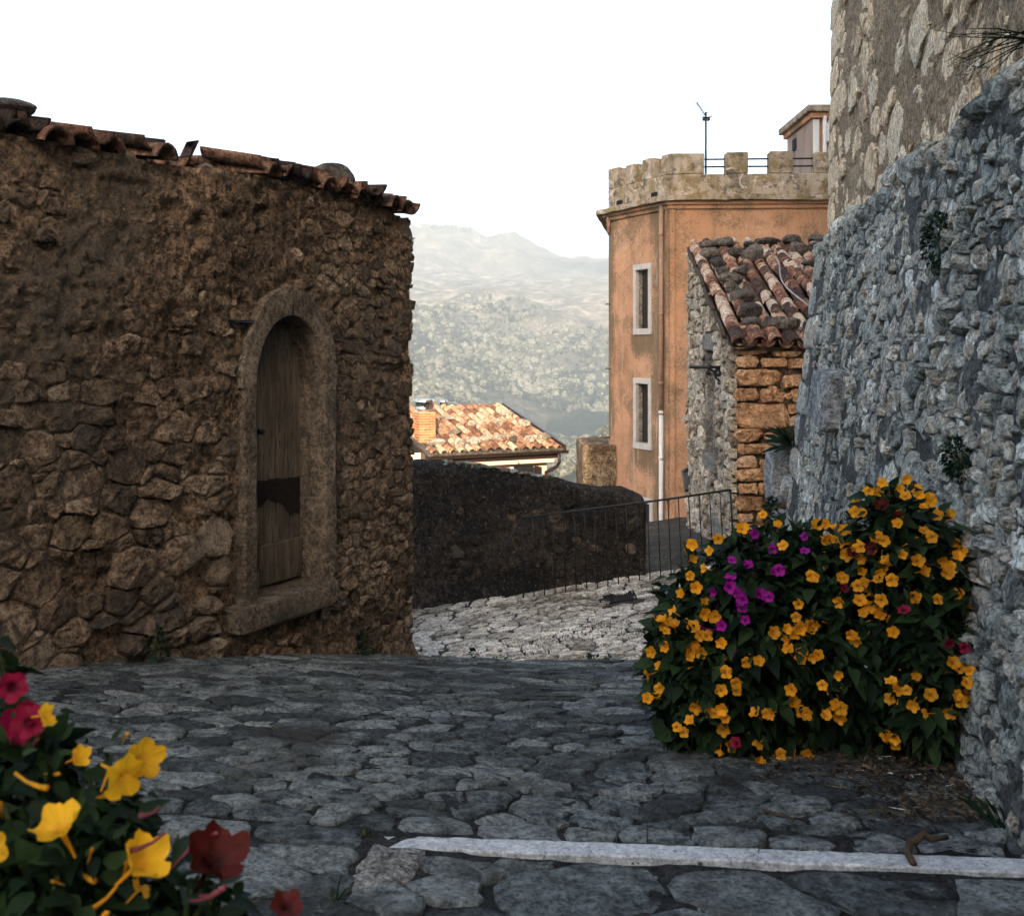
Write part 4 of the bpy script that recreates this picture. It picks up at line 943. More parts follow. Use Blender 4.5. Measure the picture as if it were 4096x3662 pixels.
for n, (s0, s1, z0, z1) in enumerate(WIN):
    wd_ = bpy.data.objects.new('window' if n < 2 else 'doorway', None); link(wd_, tw, tl((s0 + s1) / 2, z0))
    fw = .10
    for (a, b, c, d) in ((s0, s0 + fw, z0 + .13, z1 - .12), (s1 - fw, s1, z0 + .13, z1 - .12), (s0 - .01, s1 + .01, z1 - .118, z1), (s0 - .01, s1 + .01, z0, z0 + .128)):
        if n == 2 and c == z0: continue
        V, F = cbox(tl(a, c, -.05), TD * (b - a), TN * .085, UPZ * (d - c), .006); obj('frame', V, F, M_FRAME, wd_, smooth=False)
    m = MB(); q = .15
    for (a, b, c, d) in (((s0 + fw - .004, -.001), (s0 + fw - .004, -q), z0 + .1, z1 - .1), ((s1 - fw + .004, -.001), (s1 - fw + .004, -q), z0 + .1, z1 - .1)):
        m.add(*quad(tl(a[0], c, a[1]), tl(b[0], c, b[1]), tl(b[0], d, b[1]), tl(a[0], d, a[1])))
    m.add(*quad(tl(s0, z0 + .127, -.001), tl(s1, z0 + .127, -.001), tl(s1, z0 + .127, -q), tl(s0, z0 + .127, -q))); m.add(*quad(tl(s0, z1 - .117, -.001), tl(s1, z1 - .117, -.001), tl(s1, z1 - .117, -q), tl(s0, z1 - .117, -q)))
    m.build('reveal', M_GSTONE, wd_, smooth=False)
    V, F = cbox(tl(s0, z0, -q - .04), TD * (s1 - s0), TN * .03, UPZ * (z1 - z0), .003); obj('pane', V, F, M_DARK, wd_, smooth=False)
    for k in range(2):
        V, F = cbox(tl(s0 + fw + .005 + k * .2, z0 + .135, -q + .0), TD * .19, TN * .035, UPZ * (z1 - z0 - .26), .005); obj('shutter', V, F, M_SHUT, wd_, smooth=False)
def ring(o0, o1, z0, z1, name, mat, amp=0):
    a, b = off(o0), off(o1); m = MB()
    for i in (0, 1, 2, 4):
        n = 26
        if i == 4: seg = (4, 0)
        else: seg = (i, i + 1)
        for k in range(n):
            t0, t1 = k / n, (k + 1) / n
            L = lambda P_, t: P_[seg[0]] * (1 - t) + P_[seg[1]] * t
            p0, p1, q0, q1 = L(a, t0), L(a, t1), L(b, t0), L(b, t1)
            j = lambda p: amp * float(fbm(A(p[0] * 5, p[1] * 5, z0), 3, 9))
            m.add([(*p0, z0), (*q0, z0 + j(q0)), (*q0, z1 + j(q0)), (*p0, z1 + j(p0)), (*p1, z0), (*q1, z0 + j(q1)), (*q1, z1 + j(q1)), (*p1, z1 + j(p1))], [[0, 4, 5, 1], [1, 5, 6, 2], [2, 6, 7, 3], [3, 7, 4, 0]])
    m.build(name, mat, tw, smooth=False)
ring(-.1, .20, 2.97, 3.07, 'cornice', M_PARA, .03)
ring(-.05, .10, 2.90, 2.968, 'cornice_moulding', M_PLAS); ring(-.05, .05, 2.82, 2.898, 'cornice_moulding', M_PLAS)
PT = .30
def par_seg(pf, s0, s1, z0, z1, name, ax, nx):
    us = np.linspace(s0, s1, max(2, int((s1 - s0) / .12) + 1))
    V, F = cbox(pf(s0, z0, .02), ax * (s1 - s0), -nx * PT, UPZ * (z1 - z0), .018); obj(name, V, F, M_PARA, tw, smooth=False)
par_seg(tl, .01, TL, 3.072, 3.51, 'parapet', TD, TN); par_seg(tfp, .01, 4.8, 3.072, 3.51, 'parapet', TF, TFN)
for k, (a, b) in enumerate(((-.01, .27), (.60, .92), (1.18, 1.50), (1.80, TL))): par_seg(tl, a, b, 3.512, 3.93 + .02 * (k % 2), 'merlon', TD, TN)
fx = lambda px: (px - 2680) / 200.0 * 1.0
for k, (a, b) in enumerate(((.012, .68), (1.105, 1.545), (1.97, 2.43), (2.85, 3.31), (3.75, 4.2))): par_seg(tfp, a, b, 3.512, 3.93 + .015 * ((k * 7) % 3), 'merlon', TF, TFN)
for (s, z) in ((.38, 3.13), (1.62, 3.13)):
    V, F = cbox(tl(s, z, .021), TD * .22, TN * .004, UPZ * .09, .001); obj('scupper', V, F, M_DARK, tw, smooth=False)
for (a, b) in ((.66, 1.12), (1.53, 1.99), (2.41, 2.87), (3.3, 3.8)):
    for z in (3.68, 3.83):
        V, F = tube([tfp(a, z, -.14), tfp(b, z, -.14)], .018, 6); obj('guard_rail', V, F, M_IRON, tw)
dp = bpy.data.objects.new('drainpipe', None); link(dp, tw, tl(.19, -5.5, .07))
V, F = tube([tl(.19, -1.32, .075), tl(.19, 2.9, .075)], .044, 10); obj('upper_pipe', V, F, M_PINKP, dp)
V, F = tube([tl(.19, -6, .075), tl(.19, -1.30, .075)], .046, 10); obj('lower_pipe', V, F, M_WHITEP, dp)
for z in (2.3, .7, -.7, -1.28, -2.2, -3.6, -4.6):
    V, F = tube([tl(.19, z, .075), tl(.19, z + .06, .075)], .056, 10); obj('collar', V, F, M_PINKP if z > -1.2 else M_WHITEP, dp)
V, F = tube([tl(2.10, 2.55, .05), tl(2.10, 2.9, .05)], .04, 8); obj('pipe_stub', V, F, M_PINKP, tw)
for z in (1.0, -.4, -1.9):
    V, F = tube([tl(2.12, z, .0), tl(2.12, z, .12)], .012, 6); obj('iron_pin', V, F, M_IRON, tw)
# television aerial on the battlements
an = thing('tv_aerial', 'television aerial on a thin mast above the battlements', 'aerial', tfp(.73, 3.5, -.14))
B = tfp(.73, 3.5, -.14); V, F = tube([B, B + UPZ * 1.28], .02, 7); obj('mast', V, F, M_IRON, an)
T = B + UPZ * 1.15
V, F = tube([T + A(.03, -.05, -.02), T + A(-.12, .3, .40)], .012, 6); obj('boom', V, F, M_PROCK, an)
for i in range(8):
    c = T + A(.03, -.05, 0) + A(-.15, .35, .42) * (i / 7.5); m = MB()
    for s in (-1, 1): V, F = tube([c + A(s * .02, 0, 0), c + A(s * (.12 - .006 * i), .0, .05)], .006, 5); m.add(V, F)
    m.build('element', M_PROCK, an)
m = MB()
for s in (-1, 1):
    V, F = tube([T + A(-.1 * 0, -.08, -.03), T + A(.10 * s, -.1, .02 + .02 * s)], .008, 5); m.add(V, F)
V, F = cbox(T + A(-.08, -.1, -.06), A(.15, 0, 0), A(0, .06, 0), A(0, 0, .08), .01); m.add(V, F); m.build('reflector', M_PROCK, an)
# stair hut on the roof terrace
hu = thing('roof_hut', 'small stair hut with a sloping slab roof on the battlemented roof terrace', 'hut', A(7, 22.5, 3))
HX = lambda px, d: (px - PW / 2) / FPX * d
hc = A(6.31, 21.0, 0)
V, F = cbox(hc + A(-.0, 0, 2.9), A(.02, 2.0, 0), A(.04, 0, 0), A(0, 0, 1.95), .005); obj('side_wall', V, F, M_HUT, hu, smooth=False)
V, F = cbox(hc + A(.15, 0.02, 2.9), A(2, 0, 0), A(0, .08, 0), A(0, 0, 2.05), .005); obj('front_wall', V, F, M_PLAS, hu, smooth=False)
V, F = cbox(hc + A(-.14, -.16, 4.98), A(.02, 2.4, -.0), A(2.3, 0, .0), A(0, 0, .14), .012); obj('roof_slab', V, F, M_PARA, hu, smooth=False)
V, F = cbox(hc + A(-.06, -.08, 4.86), A(.02, 2.2, 0), A(2.1, 0, 0), A(0, 0, .118), .006); obj('roof_moulding', V, F, M_PLAS, hu, smooth=False)
V, F = cbox(hc + A(-.012, 1.2, 4.45), A(0, .28, 0), A(.01, 0, 0), A(0, 0, .26), .003); obj('small_window', V, F, M_DARK, hu, smooth=False)
V, F = cbox(hc + A(.01, -.02, 2.9), A(.13, 0, 0), A(0, .03, 0), A(0, 0, 1.94), .004); obj('white_panel', V, F, M_WHITE, hu, smooth=False)  # plain white strip between the hut's side and front walls
V, F = tube([hc + A(.24, -.06, 2.9), hc + A(.24, -.06, 4.9)], .045, 8); obj('white_pipe', V, F, M_WHITEP, hu)
V, F = cbox(hc + A(.28, -.13, 4.35), A(.20, 0, 0), A(0, .12, 0), A(0, 0, .40), .01); obj('meter_box', V, F, M_WHITE, hu, smooth=False)
V, F = cbox(hc + A(.42, -.10, 3.38), A(.36, 0, 0), A(0, .1, 0), A(0, 0, .27), .01); obj('junction_box', V, F, M_WHITE, hu, smooth=False)
V, F = tube([hc + A(.42, -.05, 4.4), hc + A(.46, -.06, 4.15), hc + A(.55, -.05, 3.9), hc + A(.75, -.05, 3.7)], .016, 6); obj('cable', V, F, M_WIRE, hu)
V, F = tube([P(3325, 152, 20.6), P(3338, 420, 20.6), P(3345, 640, 20.6)], [.006, .012, .016], 6)
tag(obj('whip_antenna', V, F, M_TWIG), 'thin upright whip antenna beside the castle corner', 'antenna')
# low sunlit wall end left of the tower
V, F = rough_box(0, .75, 0, 1.9, 0, 2.2, lambda u, v, w: A(1.52, 21.6, -3.95) + np.stack([u, w, v], -1), (14, 24, 10), .03, 61, .05)
tag(obj('terrace_wall', V, F, M_LOWW), 'sunlit low plastered wall end beside the orange house', 'wall')

# ------------------------------------------------------------------ small stone house with the tiled lean-to roof
HK = A(2.76, 12.5, 0); HD = unit(A(.07, 1, 0)); HN = unit(A(-1, .07, 0)); HX_ = A(1, 0, 0)
def f_hl(u, v, w): return HK + np.asarray(u)[..., None] * HD + np.asarray(w)[..., None] * HN + np.asarray(v)[..., None] * UPZ
def f_hf(u, v, w): return HK + np.asarray(u)[..., None] * HX_ + np.asarray(w)[..., None] * A(0, -1, 0) + np.asarray(v)[..., None] * UPZ
def hpx(px, py):                        # photo pixel -> (s, z) on the left face
    r = (px - PW / 2) / FPX; s = (HK[0] - r * HK[1]) / (r * HD[1] - HD[0]); return s, (HOR - py) / FPX * (HK[1] + s * HD[1])
def htop(s): return .09 + .345 * s
sh = thing('small_stone_house', 'small pale stone house with big brown corner stones and a rock weighted tile roof', 'house', HK + A(1, 2, -3))
HWIN = (1.62, 2.62, -1.53, .0)
hm_ = lambda U, V: .03 * fbm(p3(U * 4, V * 4), 4, 141) + .02 * fbm(p3(U * 14, V * 14), 3, 145)
def hmask(u, v): return (v < htop(u) - .02) & ~((u > HWIN[0]) & (u < HWIN[1]) & (v > HWIN[2]) & (v < HWIN[3])) & ~((u > .75) & (u < 1.75) & (v < -2.55))
V, F = sheet(f_hl, 0, 5, -4.5, 1.9, .03, hm_, hmask); obj('side_mortar', V, F, M_SMORT, sh)
V, F = sheet(f_hf, 0, 3.2, -4.2, .1, .03, lambda U, V: hm_(U, V) - .01); obj('front_mortar', V, F, M_QMORT, sh)
m = MB()
m.add(*quad(HK + HX_ * 3.2 + UPZ * -4.5, HK + HX_ * 3.2 + HD * 5 + UPZ * -4.5, HK + HX_ * 3.2 + HD * 5 + UPZ * 1.8, HK + HX_ * 3.2 + UPZ * .05)); m.add(*quad(HK + HD * 5 + UPZ * -4.5, HK + HX_ * 3.2 + HD * 5 + UPZ * -4.5, HK + HX_ * 3.2 + HD * 5 + UPZ * 1.75, HK + HD * 5 + UPZ * 1.75)); m.build('back_wall', M_SMORT, sh, smooth=False)
g = np.random.default_rng(61)
sit = sites_rows(-.0, 5.0, -3.6, 1.8, (.10, .22), (.16, .46), g); pol = voronoi(sit, (-.03, 5.05, -3.7, 1.9), 1.5, .5)
ss = lay_cells(sit, pol, f_hl, lambda u, v: R(.02, .06), .014, lambda u, v: v < htop(u) - .08 and not (HWIN[0] - .16 < u < HWIN[1] + .16 and HWIN[2] - .2 < v < HWIN[3] + .28) and not (.7 < u < 1.8 and v < -2.3), 12, .8, .7, -.05, 50000)
lay(sh, ss, 'stone', M_SSTONE)
Z7 = lambda x, y: (2300 + .6318 * x, 1300 + .6318 * y)
BIG = [(1012, 112, 1225, 188), (1250, 130, 1430, 200), (1010, 192, 1160, 268), (1175, 205, 1337, 266), (1345, 205, 1500, 272), (1015, 280, 1315, 386), (1310, 310, 1457, 396), (1003, 396, 1160, 482), (1165, 404, 1347, 490), (1365, 400, 1470, 487), (1015, 490, 1355, 652), (1343, 497, 1497, 562), (1350, 568, 1432, 642), (1408, 614, 1500, 664), (1005, 655, 1190, 742), (1195, 680, 1300, 745), (1015, 747, 1262, 818), (1015, 822, 1157, 902), (1160, 838, 1262, 906), (1010, 906, 1262, 986), (1020, 998, 1152, 1066), (1155, 998, 1212, 1072), (1215, 1000, 1300, 1060), (1015, 1076, 1205, 1178), (1020, 1188, 1142, 1248), (1146, 1188, 1230, 1250), (1015, 1255, 1190, 1340), (1015, 1348, 1160, 1430), (1165, 1348, 1300, 1430), (1015, 1440, 1230, 1530), (1480, 280, 1560, 390), (1475, 405, 1560, 480), (1440, 140, 1560, 200)]
ss = []
for i, (a, b_, c, d) in enumerate(BIG):
    pa, pb = Z7(a, b_), Z7(c, d); u0, u1 = ((p[0] - PW / 2) / FPX * 12.5 - HK[0] for p in (pa, pb)); v1, v0 = ((HOR - p[1]) / FPX * 12.5 for p in (pa, pb))
    j = lambda s: float(rng.normal(0, s))
    ex = min(u1 - u0, v1 - v0) * .13
    pl = np.array([(u0 + abs(j(ex)), v0), ((u0 + u1) / 2 + j(ex), v0 + j(ex) * .3), (u1 - abs(j(ex)), v0 + abs(j(ex)) * .6), (u1 + j(ex) * .3, (v0 + v1) / 2), (u1 - abs(j(ex * 1.4)), v1), ((u0 + u1) / 2 + j(ex), v1 + j(ex) * .3), (u0 + abs(j(ex)), v1 - abs(j(ex)) * .5), (u0 + j(ex) * .2, (v0 + v1) / 2)])
    V, F = stone_uvw(pl, .004, R(.06, .10), 52000 + i, 18, .35, .5, -.06); ss.append((f_hf(V[:, 0], V[:, 1], V[:, 2]), F, R(0, 1)))
for i in range(120):                     # small packing stones between the big ones
    u, v = R(.05, 1.3), R(-2.4, .02)
    x, y = (u + HK[0]) / 12.5 * FPX + PW / 2, HOR - v / 12.5 * FPX; zx, zy = (x - 2300) / .6318, (y - 1300) / .6318
    if any(a - 8 < zx < c + 8 and b_ - 8 < zy < d + 8 for a, b_, c, d in BIG): continue
    s = R(.03, .06); pl = np.array([(u + s * 1.5 * math.cos(t), v + s * .8 * math.sin(t)) for t in np.linspace(0, 6.28, 7, endpoint=False)]) + rng.normal(0, s * .2, (7, 2))
    V, F = stone_uvw(pl, .001, R(.035, .06), 53000 + i, 10, .5, .6, -.03); ss.append((f_hf(V[:, 0], V[:, 1], V[:, 2]), F, R(0, 1)))
lay(sh, ss, 'corner_stone', M_QSTONE)
wo = bpy.data.objects.new('window', None); link(wo, sh, f_hl(A(2.1), A(HWIN[2]), A(0))[0])
def hbox(u0, u1, v0, v1, w0, w1, name, mat, par, ch=.01):
    O = f_hl(A(u0), A(v0), A(w0))[0]; V, F = cbox(O, HD * (u1 - u0), UPZ * (v1 - v0), HN * (w1 - w0), ch); return obj(name, V, F, mat, par, smooth=False)
hbox(HWIN[0] - .12, HWIN[1] + .16, .0, .23, -.2, .045, 'lintel', M_GSTONE, wo); hbox(HWIN[0] - .2, HWIN[1] + .16, HWIN[2] - .19, HWIN[2], -.25, .05, 'sill', M_GSTONE, wo)
hbox(HWIN[0] - .0, HWIN[0] + .08, HWIN[2], 0, -.25, .02, 'jamb', M_GSTONE, wo); hbox(HWIN[1] - .08, HWIN[1], HWIN[2], 0, -.25, .02, 'jamb', M_GSTONE, wo)
hbox(HWIN[0], HWIN[1], HWIN[2], 0, -.29, -.252, 'pane', M_DARK, wo)
do = bpy.data.objects.new('door', None); link(do, sh, f_hl(A(1.2), A(-4), A(0))[0])
hbox(.62, 1.85, -2.56, -2.32, -.2, .05, 'lintel', M_GSTONE, do); hbox(.70, .82, -4.2, -2.56, -.2, .03, 'jamb', M_GSTONE, do); hbox(1.66, 1.78, -4.2, -2.56, -.2, .03, 'jamb', M_GSTONE, do); hbox(.82, 1.66, -4.2, -2.56, -.19, -.15, 'door_leaf', M_DARK, do)
# iron bracket for a hanging sign
br = thing('iron_bracket', 'black iron sign bracket with a scroll on the corner of the small stone house', 'bracket', P(2892, 1470, 13.36))
B = P(2892, 1468, 13.36)
V, F = tube([B + A(.02, 0, 0), B + A(-.45, -.0, .0)], .019, 8); obj('arm', V, F, M_IRON, br)
V, F = tube([B + A(-.20, 0, -.03), B + A(-.17, 0, .03)], .028, 8); obj('collar', V, F, M_IRON, br)
pts = [B + A(-.19, 0, -.03) + A(.0, 0, 0)] + [B + A(-.19 + .15 * t + .02 * math.sin(t * 6), 0, -.03 - .16 * t ** 1.5) for t in np.linspace(.1, 1, 9)]; V, F = tube(pts, .015, 7); obj('brace', V, F, M_IRON, br)
for (c, r0, tn, sg) in (((-.065, -.075), .062, 2.1, 1), ((-.20, -.07), .032, 1.4, -1), ((-.045, -.20), .03, 1.3, -1)):
    pts = [B + A(c[0] + (r0 * (1 - .75 * t)) * math.cos(sg * t * tn * 6.28), 0, c[1] + (r0 * (1 - .75 * t)) * math.sin(sg * t * tn * 6.28)) for t in np.linspace(0, 1, 30)]; V, F = tube(pts, .012, 6); obj('scroll', V, F, M_IRON, br)
V, F = tube([B + A(.0, 0, .05), B + A(.0, 0, -.30)], .014, 6); obj('back_plate', V, F, M_IRON, br)
# lamps on the far end of that house
la = thing('shade_lamp', 'small round shade lamp on the far end of the small stone house', 'lamp', P(2752, 1690, 17.3))
B = P(2750, 1668, 17.35); V, F = tube([B + A(.10, 0, .14), B + A(.02, 0, .16), B + A(-.03, 0, .05)], .012, 6); obj('arm', V, F, M_IRON, la)
n = 16; V = [(B + A(.13 * r * math.cos(t), .13 * r * math.sin(t), z)) for r, z in ((.25, .05), (.55, .02), (1, -.05)) for t in np.linspace(0, 2 * math.pi, n, endpoint=False)]
F = [[i * n + k, i * n + (k + 1) % n, (i + 1) * n + (k + 1) % n, (i + 1) * n + k] for i in range(2) for k in range(n)] + [list(range(n))]
obj('shade', V, F, M_PROCK, la)
ln = thing('wall_lantern', 'dark glass lantern hung low on the far end of the small stone house', 'lantern', P(2752, 1950, 17.3))
B = P(2750, 1895, 17.3)
for nm, prs, mt in (('cap', ((.10, .04), (.03, .10)), M_IRON), ('glass', ((.05, -.26), (.095, .035)), M_LGLASS), ('finial', ((.012, .10), (.012, .17)), M_IRON), ('base', ((.04, -.30), (.055, -.265)), M_IRON)):
    V = [(B + A(r * sx, r * sy, z)) for r, z in prs for sx, sy in ((-1, -1), (1, -1), (1, 1), (-1, 1))]
    obj(nm, V, [[0, 1, 5, 4], [1, 2, 6, 5], [2, 3, 7, 6], [3, 0, 4, 7], [0, 3, 2, 1], [4, 5, 6, 7]], mt, ln, smooth=False)
V, F = tube([B + A(.0, 0, .12), B + A(.12, 0, .12)], .012, 6); obj('arm', V, F, M_IRON, ln)
# roof
rf2 = bpy.data.objects.new('roof', None); link(rf2, sh, HK + A(1, 2, .6))
rup = unit(HD + UPZ * .345)
htm = [tile_mesh('roof_tile_shape', .38, .092, .076, .018, a) for a in (165, 176)]
for t_ in htm: t_.materials.append(M_TILE)
HP, HS = .228, .222
def hpos(u, s): return HK + HX_ * (.06 + u) + HD * -.20 + UPZ * (.055 + .02 * math.sin(u * 4 + s)) + rup * s
def hcov(parent, pan, ncol, lim):
    k = 0
    for c in range(ncol):
        for r in range(24):
            O = hpos((c + (.5 if pan else 0)) * HP - .0, r * HS) + rng.normal(0, .008, 3) + UPZ * (.055 if not pan else .0)
            if r == 0 and not pan: O = O + UPZ * R(-.01, .03)
            U_ = unit(rup + HX_ * rng.normal(0, .035) + UPZ * rng.normal(.075, .03)); nr = unit(np.cross(HX_, U_)); X = np.cross(U_, nr)
            if pan: X, nr = -X, -nr
            if pan and r > 2: continue
            inst('channel_tile' if pan else 'tile', htm[int(rng.integers(2))], np.stack([X, U_, nr], 1) * R(.94, 1.06), O, parent)
hcov(rf2, False, 12, 300); hcov(rf2, True, 12, 300)
m = MB(); O = HK + HX_ * -.03 + HD * -.12 + UPZ * -.02
m.add(*cbox(O, HX_ * 3.3, rup * 5.45, A(0, 0, .05), .01)); m.build('roof_bed', M_LMORT, rf2)
for k in range(4):
    pts = [HK + HX_ * (-.05 + .02 * math.sin(k * 3 + t * 4)) + HN * (.03) + UPZ * (.10 + .02 * k) + rup * (.2 + k * 1.15 + t * 1.2) for t in np.linspace(0, 1, 5)]
    V, F = tube(pts, [.03, .028, .03, .026, .02], 6); obj('verge_batten', V, F, M_TWIG, rf2)
pts = [hpos(1.02, s) + UPZ * .2 + HX_ * (.08 * math.sin(s * 2.2)) for s in np.linspace(.9, 3.6, 16)]; V, F = tube(pts, .012, 5); tag(obj('loose_cable', V, F, M_WIRE), 'pale loose cable curling over the rock weighted tile roof', 'cable')
# rocks that weigh the roof down
Z6 = lambda x, y: (2300 + .5403 * x, 350 + .5403 * y)
HR = [(985, 1150, 60, 28, 'long flat rock at the near left top corner of the tile roof'), (1005, 1210, 70, 35, 'rounded brown rock below the top left corner of the tile roof'), (1115, 1135, 65, 40, 'peaked rock on the ridge of the tile roof, nearest the left corner'), (1180, 1212, 50, 35, 'blocky rock under the ridge between two larger roof rocks'), (1290, 1150, 50, 24, 'low flat rock lying on the roof ridge under the orange wall'), (1320, 1215, 80, 62, 'largest dark rock on the tile roof just below its ridge'), (1440, 1130, 72, 22, 'thin dark slab rock on the middle of the roof ridge'), (1610, 1120, 65, 35, 'pale speckled rock on the roof ridge'), (1660, 1170, 60, 42, 'rounded dark rock leaning under the pale ridge rock'), (1800, 1108, 68, 30, 'dark rock topping the pile at the castle end of the ridge'), (1800, 1172, 80, 36, 'broad brown rock at the bottom of the ridge pile by the castle'), (1060, 1285, 52, 36, 'dark rock in the upper left of the tiles beside the verge'), (1230, 1340, 58, 34, 'tilted rock in the middle of the upper tiles'), (1095, 1350, 45, 30, 'small dark rock near the verge halfway up the tiles'), (1150, 1400, 78, 36, 'wide dark rock lying across the left tile columns'), (1165, 1470, 60, 40, 'rusty brown rock on the left tiles under the wide dark one'), (1235, 1525, 72, 48, 'big rounded rock on the left tiles near the cable end'), (1295, 1635, 72, 55, 'pale topped round rock low on the left tiles'), (1310, 1725, 60, 35, 'dark rock at the lower left eave of the tile roof'), (1475, 1720, 70, 52, 'rounded rock low in the middle above the eave'), (1600, 1738, 80, 42, 'long speckled rock in the row above the eave'), (1735, 1290, 55, 24, 'flat rock on the right tiles close to the castle wall'), (1750, 1745, 50, 38, 'pale rock at the eave beside the castle wall')]
def on_roof(px, py, O, nrm, lift):      # where the view ray through a pixel meets the roof plane
    d = P(px, py, 1.0); t = np.dot(np.asarray(O) + UPZ * lift, nrm) / np.dot(d, nrm); return d * t
hn_ = unit(np.cross(HX_, rup))
for i, (x, y, rx, ry, lab) in enumerate(HR):
    px, py = Z6(x, y); c = on_roof(px, py + ry * .3, HK + UPZ * .06, hn_, .20)
    if c[1] > 17.6: c = P(px, py + ry * .3, 17.3)
    k = c[1] / FPX * .5403
    rock(lab, c + A(0, 0, ry * k * .2), (rx * k * 1.25, (rx * .7 + ry * .3) * k * 1.15, ry * k * 1.3), M_ROCK, 600 + i, rot=R(-.3, .3))

# ------------------------------------------------------------------ sunlit house below, with chimney
FA = P(1718, 1822, 22.1); FB_ = P(2252, 1797, 23.5); FU = unit(A(FB_[0] - FA[0], FB_[1] - FA[1], 0)); FL = float(np.linalg.norm(FB_[:2] - FA[:2])); FV = A(-FU[1], FU[0], 0); FZ = (FA[2] + FB_[2]) / 2; FA[2] = FZ
FK = 3.55; fup = unit(FV + UPZ * .228)
fh = thing('sunlit_house', 'sunlit cream house below the lane with a terracotta roof and brick chimney', 'house', FA + FV * 2 + A(0, 0, -3))
def fp(u, k, z): return FA + FU * u + FV * k + UPZ * z
m = MB()
for (a, b) in (((-.6, .30), (FL - .28, .30)), ((FL - .28, .30), (FL - .28, FK + .2)), ((-.02, .30), (-.02, FK))):
    m.add(*quad(fp(a[0], a[1], -4), fp(b[0], b[1], -4), fp(b[0], b[1], -.02 + .21 * (b[1])), fp(a[0], a[1], -.02 + .21 * a[1])))
m.build('wall', M_CREAM, fh, smooth=False)
V, F = cbox(fp(-.02, .06, -.20), FU * (FL - .0), FV * .05, UPZ * .155, .01); obj('fascia', V, F, M_ZINC, fh, smooth=False)
V, F = cbox(fp(.02, .085, -.30), FU * (FL - .2), FV * .20, UPZ * .098, .01); obj('eave_moulding', V, F, M_CREAM, fh, smooth=False)
V, F = cbox(fp(-.10, .0, -.26), FU * .05, fup * (FK + .1), UPZ * .30, .01); obj('verge_board', V, F, M_ZINC, fh, smooth=False)
V, F = cbox(fp(FL + .02, -.02, -.02), FU * .06, fup * (FK + .12), UPZ * .13, .01); obj('verge_board', V, F, M_ZINC, fh, smooth=False)
gm_ = []
n = 8; V = [fp(u, -.05 - .065 * math.cos(t) + .0, -.01 - .075 * math.sin(t)) for u in np.linspace(-.08, FL + .1, 12) for t in np.linspace(0, math.pi, n)]
F = [[i * n + k, i * n + k + 1, (i + 1) * n + k + 1, (i + 1) * n + k] for i in range(11) for k in range(n - 1)]; obj('gutter', V, F, M_ZINC, fh)
for i in range(7): V, F = tube([fp(.1 + i * .5, .03, -.09), fp(.1 + i * .5, .03, -.11)], .02, 6); obj('gutter_hook', V, F, M_ZINC, fh)
pts = [fp(FL - .12, -.04, -.06), fp(FL - .12, -.04, -.30), fp(FL - .14, .05, -.40), fp(FL - .36, .20, -.55), fp(FL - .38, .23, -.66), fp(FL - .38, .23, -2.5)]; V, F = tube(pts, .042, 8); obj('downpipe', V, F, M_ZINC, fh)
fw = bpy.data.objects.new('window', None); link(fw, fh, fp(2.45, .3, -1.3))
V, F = cbox(fp(2.18, .285, -1.5), FU * .52, FV * .01, UPZ * 1.12, .002); obj('pane', V, F, M_DARK, fw, smooth=False)
for i in range(4): V, F = cbox(fp(2.2 + i * .155, .20, -1.5), FU * .016, FV * .016, UPZ * 1.1, .003); obj('grille_bar', V, F, M_IRON, fw, smooth=False)
for i in range(5): V, F = cbox(fp(2.2, .216, -1.45 + i * .24), FU * .48, FV * .012, UPZ * .014, .003); obj('grille_bar', V, F, M_IRON, fw, smooth=False)
V, F = cbox(fp(2.72, -.06, -1.5), FU * .03, FV * .35, UPZ * 1.12, .004); obj('open_shutter', V, F, M_SHUT, fw, smooth=False)
V, F = cbox(fp(2.08, .27, -1.5), FU * .10, FV * .02, UPZ * 1.14, .004); obj('frame', V, F, M_FRAME, fw, smooth=False)
rf3 = bpy.data.objects.new('roof', None); link(rf3, fh, fp(FL / 2, FK / 2, .4))
V, F = cbox(fp(-.06, .0, -.02), FU * (FL + .08), fup * (FK + .02), UPZ * .04, .005); obj('roof_bed', V, F, M_ROCK, rf3, smooth=False)
ftm = [tile_mesh('terracotta_tile_shape', .43, .088, .072, .018, a, 8) for a in (165, 176)]
ctm = tile_mesh('dark_channel_shape', .43, .098, .08, .016, 165, 8); ctm.materials.append(M_ROCK)  # channels coloured dark so the gaps between cover tiles read as shade
for t_ in ftm: t_.materials.append(M_FTILE)
FP_ = FL / 15.0
for pan in (False, True):
    for c in range(15):
        for r in range(9):
            O = fp((c + (.5 if not pan else 0)) * FP_ + .02, .0, .05 if not pan else .015) + fup * (r * .40) + rng.normal(0, .006, 3)
            if abs((c + .5) * FP_ - .25) < .3 and 1 <= r <= 2: continue
            U_ = unit(fup + FU * rng.normal(0, .03) + UPZ * rng.normal(.035, .012)); nr = unit(np.cross(FU, U_)); X = np.cross(U_, nr)
            if pan: X, nr = -X, -nr
            if pan and r > 3 and (c * 9 + r) % 2: continue
            inst('channel_tile' if pan else 'tile', ctm if pan else ftm[int(rng.integers(2))], np.stack([X, U_, nr], 1) * R(.96, 1.04), O + UPZ * (.02 if not pan else 0), rf3)
for i in range(8):
    O = fp(-.05 + i * .44, FK, .80 + .03); M = np.stack([-FV, FU, UPZ], 1) * 1.15; inst('ridge_tile', ftm[0], M, O, rf3)
